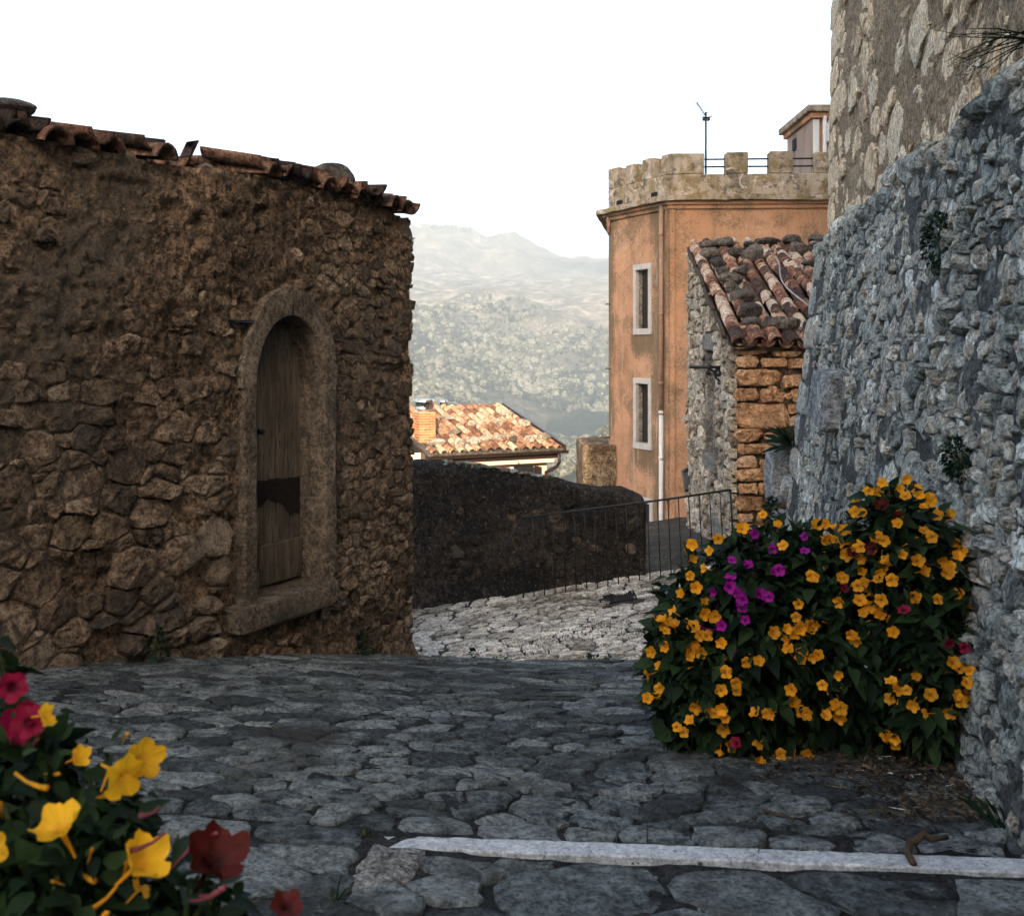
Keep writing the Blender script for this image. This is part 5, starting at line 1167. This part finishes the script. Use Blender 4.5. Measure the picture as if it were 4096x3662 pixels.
# chimney
ch_ = bpy.data.objects.new('chimney', None); cb = fp(.06, .82, .12); link(ch_, fh, cb)
cu, cv, cw, cd, chh = FU, FV, .40, .52, .78
V, F = cbox(cb + cu * .012 + cv * .012, cu * (cw - .024), cv * (cd - .024), UPZ * chh, .004); obj('mortar_core', V, F, M_BMORT, ch_, smooth=False)
nc = 13; bh = chh / nc
for i in range(nc):
    z = i * bh + .006
    for face in (0, 1):
        Lf = cw if face == 0 else cd; e = [0, .5, 1] if i % 2 else [0, .27, .73, 1]
        for a, b in zip(e[:-1], e[1:]):
            x0, x1 = a * Lf + .006, b * Lf - .006; jj = R(-.004, .006)
            if face == 0: V, F = cbox(cb + cu * x0 + cv * (-jj) + UPZ * z, cu * (x1 - x0), cv * .05, UPZ * (bh - .014), .004)
            else: V, F = cbox(cb + cv * (x0 + .055 * (a == 0)) + cu * (-jj) + UPZ * z, cv * (x1 - x0 - .055 * (a == 0)), cu * .05, UPZ * (bh - .014), .004)
            obj('brick', V, F, M_BRICK, ch_, smooth=False)
V, F = cbox(cb + cu * -.03 + cv * -.03 + UPZ * -.10, cu * (cw + .06), cv * (cd + .06), UPZ * .12, .02); obj('flashing', V, F, M_WHITE, ch_, smooth=False)
def lathe(c, prof, n=24):
    V = [c + A(r * math.cos(t), r * math.sin(t), z) for r, z in prof for t in np.linspace(0, 2 * math.pi, n, endpoint=False)]
    k = len(prof); return np.array(V), [[i * n + j, i * n + (j + 1) % n, (i + 1) * n + (j + 1) % n, (i + 1) * n + j] for i in range(k - 1) for j in range(n)] + [list(range((k - 1) * n, k * n))]
V, F = lathe(cb + cu * .22 + cv * .26 + UPZ * chh, [(.14, -.02), (.14, .05), (.225, .055), (.23, .07), (.225, .085), (.225, .22), (.232, .235), (.225, .25), (.225, .295), (.19, .30)]); obj('metal_cowl', V, F, M_STEEL, ch_)
V, F = lathe(fp(1.79, FK + .25, .64), [(.06, -.1), (.06, .15), (.10, .16), (.105, .18), (.10, .2), (.10, .30), (.105, .32), (.10, .38), (.08, .385)]); obj('flue_pipe', V, F, M_STEEL, fh)
Zf = lambda x, y: (1600 + .3438 * x, 1500 + .3438 * y)
FR = [(412, 775, 105, 38, 'long pale rock at the foot of the brick chimney'), (545, 495, 80, 24, 'flat pale rock on the upper tiles beside the chimney'), (835, 562, 42, 32, 'small square rock in the middle of the sunlit roof'), (1158, 548, 50, 45, 'wedge shaped rock high in the middle of the sunlit roof'), (1240, 445, 62, 42, 'white rock at the top of the sunlit roof by its far verge'), (1430, 555, 78, 42, 'brown domed rock beside the far verge of the sunlit roof'), (1685, 715, 78, 42, 'long pale rock at the lower far corner of the sunlit roof'), (1505, 740, 82, 36, 'pair-lobed pale rock in the lower row of the sunlit roof'), (1320, 742, 55, 38, 'dark speckled rock in the lower row of the sunlit roof'), (1165, 730, 68, 38, 'rock with an orange lichen face in the lower row'), (995, 730, 62, 46, 'smooth tan rock in the middle of the lower row'), (855, 762, 72, 45, 'sharp edged pale rock left of the smooth tan rock'), (700, 780, 60, 50, 'upright grey rock nearest the chimney in the lower row'), (640, 660, 70, 40, 'dark rock behind the lower row near the chimney')]
fn_ = unit(np.cross(FU, fup))
for i, (x, y, rx, ry, lab) in enumerate(FR):
    px, py = Zf(x, y); c = on_roof(px, py + ry * .12, FA, fn_, .12); k = c[1] / FPX * .3438
    rock(lab, c + A(0, 0, ry * k * .25), (rx * k * 1.2, rx * k * .9, ry * k * 1.35), M_PROCK if 'dark' not in lab else M_ROCK, 700 + i, rot=R(-.3, .3))

# ------------------------------------------------------------------ marble strip, stones and debris in the foreground
def ground_hit(px, py):                 # where the view ray of a pixel meets the near street
    s = (py - HOR) / FPX; xr = (px - PW / 2) / FPX; a, b, c = .0174, .0234 - s, 1.2
    d = (-b - math.sqrt(max(b * b - 4 * a * c, 0))) / (2 * a) if b * b > 4 * a * c else 8.3
    return A(xr * d, d, -s * d)
def strip_pt(px, py0, py1, px1=None): return ground_hit(px, py0), ground_hit(px1 or px, py1)
ms = thing('marble_strip', 'pale marble strip set on edge across the near paving in two lengths', 'kerb', ground_hit(2600, 3420))
TOPL = [(1545, 3372), (2200, 3392), (3035, 3425), (4200, 3470)]; BOTL = [(1500, 3420), (2200, 3447), (3035, 3478), (4200, 3530)]
def seg(x0, x1, name):
    m = MB(); n = 46; V = []
    for i in range(n + 1):
        px = x0 + (x1 - x0) * i / n
        a = ground_hit(px, np.interp(px, *zip(*TOPL))); bq = np.interp(px - 22, *zip(*BOTL)); b_ = ground_hit(px - 12 * (1 - i / n), bq)
        e = .003 * fbm(A(i * .9, x0, 0), 2, 3) + .002; ed = .006 * float(fbm(A(i * .6, x0, 5), 2, 4))
        V += [a + A(0, .0, -.03), a + A(0, .001, .018 + e), a + A(0, -.004, .022 + e), b_ + A(0, .004 + ed, .022 + e), b_ + A(0, ed, .018 + e), b_ + A(0, 0, -.04)]
    F = [[i * 6 + j, i * 6 + j + 1, (i + 1) * 6 + j + 1, (i + 1) * 6 + j] for i in range(n) for j in range(5)] + [[0, 1, 2, 3, 4, 5], [n * 6 + j for j in range(6)][::-1]]
    obj(name, np.array(V), F, M_MARBLE, ms, smooth=False, rnd=.55)
seg(1530, 3032, 'slab'); seg(3039, 4300, 'slab')
pl = np.array([ground_hit(*p)[:2] for p in ((1375, 3612), (1570, 3606), (1675, 3525), (1710, 3436), (1505, 3428), (1440, 3510))])
V, F = stone_uvw(pl, .002, .026, 777, 26, .15, .8, -.03, rings=PAVER)
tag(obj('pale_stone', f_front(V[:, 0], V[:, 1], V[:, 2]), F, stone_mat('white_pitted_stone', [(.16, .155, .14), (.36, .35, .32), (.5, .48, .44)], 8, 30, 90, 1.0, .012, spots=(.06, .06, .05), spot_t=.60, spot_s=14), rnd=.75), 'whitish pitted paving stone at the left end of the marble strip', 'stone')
def on_ground(px, py, dz=0): return ground_hit(px, py) + A(0, 0, .02 + dz)
tg = [on_ground(3790, 3405, .02), on_ground(3720, 3425, .03), on_ground(3690, 3410, .035), on_ground(3660, 3440, .03), on_ground(3640, 3440, .03), on_ground(3630, 3470, .02), on_ground(3655, 3500, .01)]
V, F = tube(tg, [.006, .010, .012, .010, .011, .010, .009], 8); tag(obj('twig', V, F, M_TWIG), 'dark crooked root lying across the right end of the marble strip', 'twig')
V, F = tube([on_ground(3060, 3278, .01), on_ground(3120, 3292, .006), on_ground(3180, 3308, .004)], .004, 6); tag(obj('twig', V, F, M_TWIG), 'short thin black twig lying on the paving above the marble strip', 'twig')
V, F = tube([on_ground(2588, 3395, 0), on_ground(2580, 3320, 0) + A(0, -.05, .02)], .002, 5); tag(obj('stalk', V, F, M_TWIG), 'single upright dry stalk behind the marble strip', 'stalk')
g = np.random.default_rng(81)
m = MB(); m2 = MB()
for i in range(2600):                    # dry leaves, straw and petals blown against the wall
    k = g.beta(1.2, 2.2); y = g.uniform(2.98, 4.6); x = wall_x(y) - .02 - k * (.75 if y > 3.4 else .50); 
    z = float(zg_front(np.array(x), np.array(y))) + .02 + g.uniform(0, .035) * (1 - k); a = g.uniform(0, 6.28); L = g.uniform(.006, .03) if i % 3 else g.uniform(.04, .13); w = .35 * L if i % 3 else .0016
    d = A(math.cos(a), math.sin(a), g.normal() * .15); n_ = A(-math.sin(a), math.cos(a), g.normal() * .3); c = A(x, y, z)
    (m2 if g.uniform() < .012 else m).add([c - d * L / 2, c + n_ * w, c + d * L / 2 + A(0, 0, .004), c - n_ * w], [[0, 1, 2], [0, 2, 3]], g.uniform())
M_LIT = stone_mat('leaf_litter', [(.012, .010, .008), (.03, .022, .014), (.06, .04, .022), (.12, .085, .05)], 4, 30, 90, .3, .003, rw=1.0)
tag(m.build('leaf_litter', M_LIT, smooth=False), 'dry leaf litter and straw drifted along the foot of the castle wall', 'litter', kind='stuff')
tag(m2.build('petal_litter', M_WHITE, smooth=False), 'bits of white scrap scattered in the dry litter by the castle wall', 'litter', kind='stuff')
m = MB()
for i in range(900):
    px, py = g.uniform(0, 4096), g.uniform(2700, 3662); c = on_ground(px, py, -.008); s = g.uniform(.003, .008) * (1 + (g.uniform() < .05)); V, F = ICO[1]
    if c[0] < wall_x(c[1]): m.add(V * A(s, s, s * .5) + c, F, g.uniform())
tag(m.build('gravel', M_PAVE), 'tiny gravel and grit scattered over the near paving', 'gravel', kind='stuff')

# ------------------------------------------------------------------ plants
def leaf_shape(L=1.0, Wd=.55, fold=.18, tip=.25):
    ys = [0, .12, .32, .55, .78, 1.0]; ws = [.04, .62, 1.0, .82, .42, .0]; V = []
    for y, w in zip(ys, ws):
        zc = -tip * y * y; V += [(-w * Wd / 2, y * L, zc + fold * w * .5), (0, y * L, zc), (w * Wd / 2, y * L, zc + fold * w * .5)]
    F = []
    for i in range(5): F += [[i * 3, i * 3 + 1, i * 3 + 4, i * 3 + 3], [i * 3 + 1, i * 3 + 2, i * 3 + 5, i * 3 + 4]]
    return np.array(V, float), F
LV, LF = leaf_shape(); LFN = np.array(LF)
leaf_me = new_mesh('leaf_shape', LV, LF, True, rnd=0.0); leaf_me.materials.append(M_LEAF)
def frame(d, n, roll=0):                 # columns: side, along d, normal near n
    d = unit(d); n = unit(n - d * np.dot(n, d) + 1e-6); s = np.cross(d, n); M = np.stack([s, d, n], 1)
    c_, s_ = math.cos(roll), math.sin(roll); return M @ np.array([[c_, 0, s_], [0, 1, 0], [-s_, 0, c_]])
def flower_mesh(name, mat, seed, tube_l=1.5, cup=.25, n=30):
    g = np.random.default_rng(seed); V, rad = [], []
    prof = [(.06, -tube_l, .0), (.075, -tube_l * .6, .0), (.10, -tube_l * .25, .05), (.16, -.10, .15), (.42, .03, .45), (.75, .03 + cup * .35, .75), (1.0, cup, 1.0)]
    ph = g.uniform(0, 6.28)
    for r, z, q in prof:
        for k in range(n):
            t = 2 * math.pi * k / n; lob = abs(math.cos(2.5 * t + ph)); rr = r * (1 - .26 * max(0, q - .3) / .7 * (1 - lob ** .7)); zz = z + q * q * (.13 * math.sin(5 * t + 2 * ph) + .12 * math.sin(3 * t + seed) + .06 * math.sin(11 * t + seed)) - .10 * q * (1 - lob)
            V.append((rr * math.cos(t), rr * math.sin(t), zz)); rad.append(q)
    F = [[i * n + k, i * n + (k + 1) % n, (i + 1) * n + (k + 1) % n, (i + 1) * n + k] for i in range(len(prof) - 1) for k in range(n)]
    for k in range(3):
        a = g.uniform(0, 6.28); b0 = len(V); d = A(.12 * math.cos(a), .12 * math.sin(a), .55)
        for o in ((-.012, 0, 0), (.012, 0, 0)): V.append(tuple(A(0, 0, -.1) + A(*o))); rad.append(.4)
        V.append(tuple(d)); rad.append(.6); F.append([b0, b0 + 1, b0 + 2])
    me = new_mesh(name, np.array(V), F, True, rad=np.array(rad)); me.materials.append(mat); return me
FM = {k: [flower_mesh(k + '_flower_shape', m, s, 1.5, c) for s, c in ((1, .12), (2, .3), (3, .55))] for k, m in (('yellow', M_YEL), ('golden', M_GOLD), ('magenta', M_MAG), ('red', M_RED), ('crimson', M_CRIM))}
def bud_mesh(name, mat):
    V, F = tube([(0, 0, 0), (0, .01, .5), (0, .03, 1.0), (.0, .05, 1.35), (0, .06, 1.55)], [.05, .07, .09, .16, .05], 7); me = new_mesh(name, V, F, True, rad=np.full(len(V), .4)); me.materials.append(mat); return me
BUD = {'yellow': bud_mesh('yellow_bud_shape', M_YEL), 'magenta': bud_mesh('magenta_bud_shape', M_MAG), 'golden': bud_mesh('golden_bud_shape', M_GOLD), 'red': bud_mesh('red_bud_shape', M_BUDR)}
def ell_hit(px, py, els, dflt):          # first meeting of a view ray with the bush's rounded masses
    d = P(px, py, 1.0); best = None
    for c, r in els:
        o = -np.asarray(c) / r; q = d / r; a = q @ q; b_ = 2 * o @ q; cc = o @ o - 1; D = b_ * b_ - 4 * a * cc
        if D > 0:
            t = (-b_ - math.sqrt(D)) / (2 * a)
            if best is None or t < best[0]: best = (t, (d * t - c) / r / r)
    if best is None: return P(px, py, dflt), A(0, -1, .2)
    return d * best[0], unit(best[1])
def bush(root, els, roots, nleaf, nparts, lsize, flowers, fsize, dflt, buds, g, wallclip=True):
    tot = sum(np.prod(r) ** (2 / 3) for c, r in els); cand = []
    for c, r in els:
        n = int(nleaf * np.prod(r) ** (2 / 3) / tot)
        for _ in range(n):
            u = unit(g.normal(size=3)); k = g.uniform(.35, 1.0) ** .45
            k *= 1 + .16 * float(fbm(u * 2.2 + c[:3], 3, 7))
            p = np.asarray(c) + u * np.asarray(r) * k
            if p[2] < float(zg_front(p[0], p[1])) + .03: continue
            if wallclip and p[0] > wall_x(p[1]) + .12 * (p[2] + 1.41) - .02: continue
            d = unit(u * A(1, 1, .55) + g.normal(size=3) * .55 + A(0, 0, -.30)); nn = unit(u * .6 + A(0, 0, .9) + g.normal(size=3) * .35)
            cand.append((p, frame(d, nn, g.normal() * .4) * lsize * g.uniform(.55, 1.2), k))
    area = [(-(k > .8) / max(.2, p[1]) ** 2 * (1 + .5 * (p[1] < els[0][0][1])), i) for i, (p, M, k) in enumerate(cand)]
    order = [i for _, i in sorted(area)]
    V, F, rr, nn = [], [], [], 0
    for q, i in enumerate(order):
        p, M, k = cand[i]
        if q < nparts: inst('leaf', leaf_me, M, p, root)
        else: V.append(LV @ M.T + p); F.append(LFN + nn); rr.append(np.full(len(LV), g.uniform())); nn += len(LV)
    o = obj('leaf', np.concatenate(V), np.concatenate(F), M_LEAF, root, rnd=np.concatenate(rr)); o['kind'] = 'stuff'; o.name = 'foliage'
    for i, (c, r) in enumerate(els):
        for j in range(9):
            u = unit(g.normal(size=3) + A(0, 0, .8)); e = np.asarray(c) + u * np.asarray(r) * .85; s = roots[min(i, len(roots) - 1)] + g.normal(size=3) * A(.07, .05, 0)
            mid = s * .4 + e * .6 + A(0, 0, .1); tt = np.linspace(0, 1, 7)[:, None]; pts = (1 - tt) ** 2 * s + 2 * tt * (1 - tt) * mid + tt ** 2 * e
            Vt, Ft = tube(pts, np.linspace(.010, .003, 7), 6); obj('stem', Vt, Ft, M_STEM, root)
    for (kind, px, py, sc, *face) in flowers:
        p, n = ell_hit(px, py, els, dflt); p = p + n * g.uniform(.015, .075)
        vw = -unit(p)
        d = unit(n * .5 + vw * (.8 if not face else face[0]) + g.normal(size=3) * .55 + A(0, 0, .15)) if len(face) < 2 else unit(np.asarray(face[1], float))
        me = FM[kind][int(g.integers(3))]; a = np.cross(d, A(.3, .2, .9)); M = np.stack([unit(a), np.cross(d, unit(a)), d], 1) @ np.diag([1, 1, 1]).astype(float)
        inst('flower', me, M * fsize * sc * g.uniform(.78, 1.12), p, root)
        for _ in range(buds):
            dd = unit(n + g.normal(size=3) * .7 + A(0, 0, .3)); q = p - n * .04 + g.normal(size=3) * fsize * 1.1; a = unit(np.cross(dd, A(.3, .2, .9)))
            if g.uniform() < .6: inst('bud', BUD[kind if kind in BUD else 'red' if kind in ('red', 'crimson') else 'yellow'], np.stack([a, np.cross(dd, a), dd], 1) * fsize * g.uniform(.5, .9), q, root)
            for _k in range(2):
                dl = unit(dd + g.normal(size=3) * .6); inst('leaflet', leaf_me, frame(dl, vw + A(0, 0, .5)) * lsize * A(.32, .5, .4), q + g.normal(size=3) * .015, root)

YEL = [(580,340),(485,420),(600,400),(455,500),(420,560),(380,620),(390,660),(430,725),(470,790),(330,690),(245,810),(215,850),(290,770),(380,840),(445,880),(260,890),(235,950),(165,970),(365,930),(390,975),(205,1040),(150,1080),(215,1140),(190,1180),(525,1045),(570,1090),(615,1010),(570,1150),(365,1235),(440,1235),(465,1215),(305,1290),(330,1310),(510,1330),(460,1410),(510,1455),(655,1245),(720,1235),(665,1385),(665,1435),(755,1410),(810,1430),(740,1475),(840,1200),(855,1230),(825,1140),(910,1035),(990,975),(865,970),(1015,1100),(1085,1055),(1030,1240),(1065,1245),(1095,1260),(965,1405),(800,850),(840,870),(880,850),(905,795),(920,850),(955,825),(800,900),(800,945),(910,735),(720,345),(780,370),(840,475),(960,325),(1010,400),(1050,400),(1095,345),(985,440),(1140,445),(1130,500),(1190,440),(1225,455),(1255,450),(1330,400),(1345,420),(1300,410),(1320,520),(1325,560),(1320,590),(1275,600),(1240,620),(1200,625),(1105,600),(1115,620),(970,610),(1095,715),(1190,710),(1200,775),(1290,780),(1330,800),(1380,830),(1280,715),(1255,660),(1140,870),(1170,900),(1480,505),(1500,550),(1600,560),(1640,485),(1535,400),(1510,365),(1400,345),(1660,415),(1710,410),(1490,245),(1525,265),(1570,290),(1620,290),(1325,160),(1275,190),(1300,175),(1390,170),(1410,150),(1170,210),(1230,275),(1470,675),(1590,710),(1675,660),(1755,670),(1725,745),(1690,1045),(1720,1050),(1700,1105),(1500,1090),(1420,1100),(1565,1160),(1665,1180),(1425,1185),(1545,1260),(1645,1250),(1735,1260),(1720,1175),(1435,1375),(1320,1340)]
MAG = [(645,445),(755,470),(915,480),(915,440),(550,530),(625,540),(755,570),(810,565),(545,610),(540,650),(585,680),(595,745),(595,720),(705,710),(680,680),(470,680),(505,835),(430,850),(555,970),(610,810)]
RED = [(1325,255),(1385,290),(1160,520),(1300,455)]; CRI = [(570,1375),(1420,720),(1640,920),(1680,940),(1120,650)]
Z2 = lambda x, y: (2500 + .784 * x, 1850 + .784 * y)
_g = np.random.default_rng(5)
YEL += [(x + float(_g.uniform(-70, 70)), y + float(_g.uniform(-55, 55))) for x, y in YEL if _g.uniform() < .42]
FL_ = [('yellow', *Z2(*p), 1.0) for p in YEL] + [('magenta', *Z2(*p), 1.0) for p in MAG] + [('red', *Z2(*p), 1.05) for p in RED] + [('crimson', *Z2(*p), .95) for p in CRI]
fb = thing('flower_bush', 'large dark bush of yellow and magenta flowers growing at the foot of the castle wall', 'flower bush', A(1.2, 3.95, -1.55))
ELS = [(P(2960, 2600, 3.95), A(.335, .32, .43)), (P(2790, 2690, 3.9), A(.19, .24, .28)), (P(3440, 2590, 3.86), A(.40, .26, .42)), (P(3640, 2330, 3.75), A(.22, .18, .30)), (P(3570, 2120, 3.78), A(.15, .13, .16)), (P(3720, 2700, 3.62), A(.14, .16, .32)), (P(3120, 2350, 4.0), A(.26, .22, .25)), (P(3220, 2560, 3.88), A(.22, .2, .40))]
GB = [A(.95, 3.95, -1.57), A(.95, 3.95, -1.57), A(1.35, 3.9, -1.55), A(1.45, 3.8, -1.54), A(1.45, 3.8, -1.54), A(1.5, 3.7, -1.52), A(1.0, 4.0, -1.57), A(1.15, 3.9, -1.56)]
bush(fb, ELS, GB, 8200, 290, .082, FL_, .0235, 3.85, 1, np.random.default_rng(91))

FG = [('golden', 425, 3150, 1.12, 1, (.55, -.55, .35)), ('golden', 425, 3290, 1.15, 1, (.7, -.45, -.1)), ('golden', 262, 3420, 1.12, 1, (-.25, -.35, .9)), ('golden', 500, 3480, 1.12, 1, (.62, -.2, .62)), ('golden', -10, 3395, 1.0, 1, (.3, -.9, .3)), ('golden', 282, 3075, .62, 1, (.9, -.35, .5)), ('golden', 130, 2960, .6, 1, (.3, .3, 1)), ('golden', 145, 3045, .5, 1, (.8, -.2, .2)), ('golden', 575, 3640, .6, 1, (.9, .3, .9)), ('red', 640, 3490, 1.5, 1, (.45, -.3, .8)), ('crimson', -55, 2745, .85, 1, (.5, -.8, .2)), ('crimson', -55, 2865, .98, 1, (.5, -.8, .2)), ('crimson', 70, 2995, .85, 1, (.2, -.8, .5)), ('red', 965, 3655, .75, 1, (.3, -.4, .9)), ('crimson', 110, 3070, .45, 1, (.6, -.6, 0))]
ELF = [(P(40, 3420, 1.28), A(.16, .14, .15)), (P(330, 3560, 1.25), A(.10, .12, .10)), (P(640, 3680, 1.25), A(.10, .10, .05)), (P(60, 3120, 1.3), A(.07, .10, .08)), (P(-60, 2850, 1.32), A(.03, .06, .12)), (P(-150, 3900, 1.3), A(.35, .2, .25))]
fb2 = thing('flower_bush', 'out of focus yellow and crimson flowers in the near lower left corner', 'flower bush', A(-.6, 1.3, -1.23))
bush(fb2, ELF, [A(-.6, 1.3, -1.23)] * 6, 2800, 200, .048, FG, .027, 1.2, 2, np.random.default_rng(97), False)
for (px, py, ex, ey) in ((560, 3260, 640, 3225), (520, 3400, 660, 3330), (880, 3560, 760, 3600), (900, 3545, 800, 3580), (190, 3150, 60, 3090), (380, 3520, 300, 3460), (350, 3640, 470, 3540)):
    a, b_ = P(px, py, 1.18), P(ex, ey, 1.2); V, F = tube([b_, b_ * .65 + a * .35 + A(0, 0, -.004), b_ * .25 + a * .75 + A(0, 0, -.003), a], [.0022, .0020, .0030, .0038], 8); obj('bud', V, F, M_BUDR if px > 500 else M_GOLD, fb2, rad=np.full(len(V), .3))

# tufts rooted in the walls and at their feet
def tuft(name, label, cat, c, r, n, L, mat=M_WEED, seed=0, blade=False, flat=(1, 1, 1)):
    g = np.random.default_rng(seed); m = MB(); t = thing(name, label, cat, c); st = MB()
    for i in range(n):
        u = unit(g.normal(size=3) * A(*flat)); p = np.asarray(c) + u * r * A(*flat) * g.uniform(.3, 1) ** .5
        if blade:
            d = unit(u * .7 + A(0, 0, .8) + g.normal(size=3) * .3); e = np.asarray(c) + u * r * .2; l_ = L * g.uniform(.5, 1.2); s = unit(np.cross(d, g.normal(size=3))) * min(.0035, .010 * L + .0008)
            m.add([e - s, e + s, e + d * l_ * .6 + A(0, 0, -.02 * l_) + s * .7, e + d * l_ + A(0, 0, -.22 * l_)], [[0, 1, 2], [0, 2, 3]], g.uniform())
        else: m.add(LV @ (frame(unit(u + A(0, 0, -.3) + g.normal(size=3) * .5), u + A(0, 0, .6)) * L * g.uniform(.6, 1.2)).T + p, LF, g.uniform())
    for i in range(5):
        u = unit(g.normal(size=3) * A(*flat)); V, F = tube([c, np.asarray(c) + u * r * .5 * A(*flat) + A(0, 0, .02), np.asarray(c) + u * r * A(*flat)], [.004, .003, .002], 5); st.add(V, F)
    o = m.build('foliage' if not blade else 'blades', mat, t, smooth=False); o['kind'] = 'stuff'; st.build('stem', M_STEM, t)
def cast_px(px, py):                    # view ray against the lower castle wall
    d = P(px, py, 1.0); t = (.885 + .12 * 1.41) / (d[0] - .2 * d[1] - .12 * d[2]); return d * t + A(-.04, 0, 0)
tuft('caper_tuft', 'dark leafy caper tuft growing high on the castle wall under the ledge', 'plant', cast_px(3790, 970), .11, 380, .030, seed=1, flat=(.6, 1.2, 1.3))
tuft('caper_tuft', 'dark leafy caper tuft on the castle wall above the flower bush', 'plant', cast_px(3870, 1830), .085, 300, .026, seed=2, flat=(.6, 1.2, 1))
tuft('caper_tuft', 'small dark tuft on the castle wall touching the top of the flower bush', 'plant', cast_px(3690, 2000), .08, 200, .026, seed=3, flat=(.6, 1.2, 1))
tuft('wall_weed', 'dark leafy weed at the foot of the rubble house left of the door', 'weed', A(*wl(590, 2580)[:1], 0, 0) * 0 + f_left(A(wl(590, 2590)[0]), A(wl(590, 2590)[1]), A(.06))[0], .12, 120, .035, seed=4, flat=(.7, .7, 1))
tuft('wall_weed', 'dark leafy weed at the foot of the rubble house right of the door sill', 'weed', f_left(A(wl(1425, 2570)[0]), A(wl(1425, 2570)[1]), A(.07))[0], .09, 90, .04, seed=5, flat=(.7, .7, 1.2))
tuft('ledge_weed', 'wispy grass tuft hanging over the rough stone ledge', 'weed', P(3170, 1775, 10.75), .16, 160, .30, seed=6, blade=True, flat=(1.2, .8, .6))
tuft('ledge_weed', 'dark green weed low on the boulders beneath the stone ledge', 'weed', P(3085, 2060, 10.55), .13, 170, .06, seed=7, flat=(.7, .7, 1.4))
tuft('lane_weed', 'upright weed in the lane near the rubble house corner', 'weed', P(1888, 2625, 10.0), .05, 40, .05, seed=8, flat=(.8, .8, 1.4))
tuft('lane_weed', 'small upright weed at the crest in the middle of the lane edge', 'weed', P(2372, 2650, 9.5), .06, 50, .05, seed=9, flat=(.9, .9, 1.3))
tuft('lane_weed', 'small weed at the crest close to the flower bush', 'weed', P(2432, 2648, 9.5), .05, 40, .045, seed=10, flat=(.9, .9, 1.2))
tuft('lane_weed', 'low grassy weed at the foot of the rubble house corner in the lane', 'weed', P(1735, 2650, 9.6), .06, 50, .10, seed=12, blade=True)
tuft('wall_plant', 'tall thin weed on top of the dark wall before the sunlit house window', 'weed', P(2075, 1885, 12.9), .05, 60, .02, mat=M_GRASS, seed=13, flat=(.5, .5, 2.6))
tuft('grass_tuft', 'grass blades at the base of the castle wall in the lower right corner', 'grass', P(4030, 3330, 2.9), .10, 26, .17, seed=14, blade=True)
tuft('grass_tuft', 'little dark grass tuft in the paving by the left end of the marble strip', 'grass', on_ground(1462, 3385), .02, 50, .035, seed=15, blade=True)
tuft('grass_tuft', 'dark sprig between paving stones out in front of the arched door', 'grass', on_ground(1225, 2965), .03, 40, .04, seed=16, blade=True)
tuft('grass_tuft', 'thin green sprig on the near paving below the pale pitted stone', 'grass', on_ground(1330, 3655), .02, 14, .09, seed=17, blade=True)
bm_ = thing('broom_branch', 'wispy green broom branches hanging from the upper castle wall at the top right', 'branch', P(4080, 160, 3.15))
g = np.random.default_rng(99)
for i in range(13):
    a = P(4090 + g.uniform(-10, 40), g.uniform(120, 200), 3.15); e = P(g.uniform(3690, 3980), g.uniform(60, 330), 3.2 + g.uniform(-.1, .1)); mid = (a + e) / 2 + A(0, 0, g.uniform(-.01, .03)); tt = np.linspace(0, 1, 8)[:, None]; pts = (1 - tt) ** 2 * a + 2 * tt * (1 - tt) * mid + tt ** 2 * e
    V, F = tube(pts, np.linspace(.0028, .0008, 8), 5); obj('twig', V, F, M_WEED, bm_, rnd=g.uniform())
    for k in range(3):
        s = pts[int(g.integers(2, 7))]; V, F = tube([s, s + A(g.uniform(-.09, .0), 0, g.uniform(-.06, .03))], [.0012, .0006], 4); obj('twiglet', V, F, M_WEED, bm_, rnd=g.uniform())
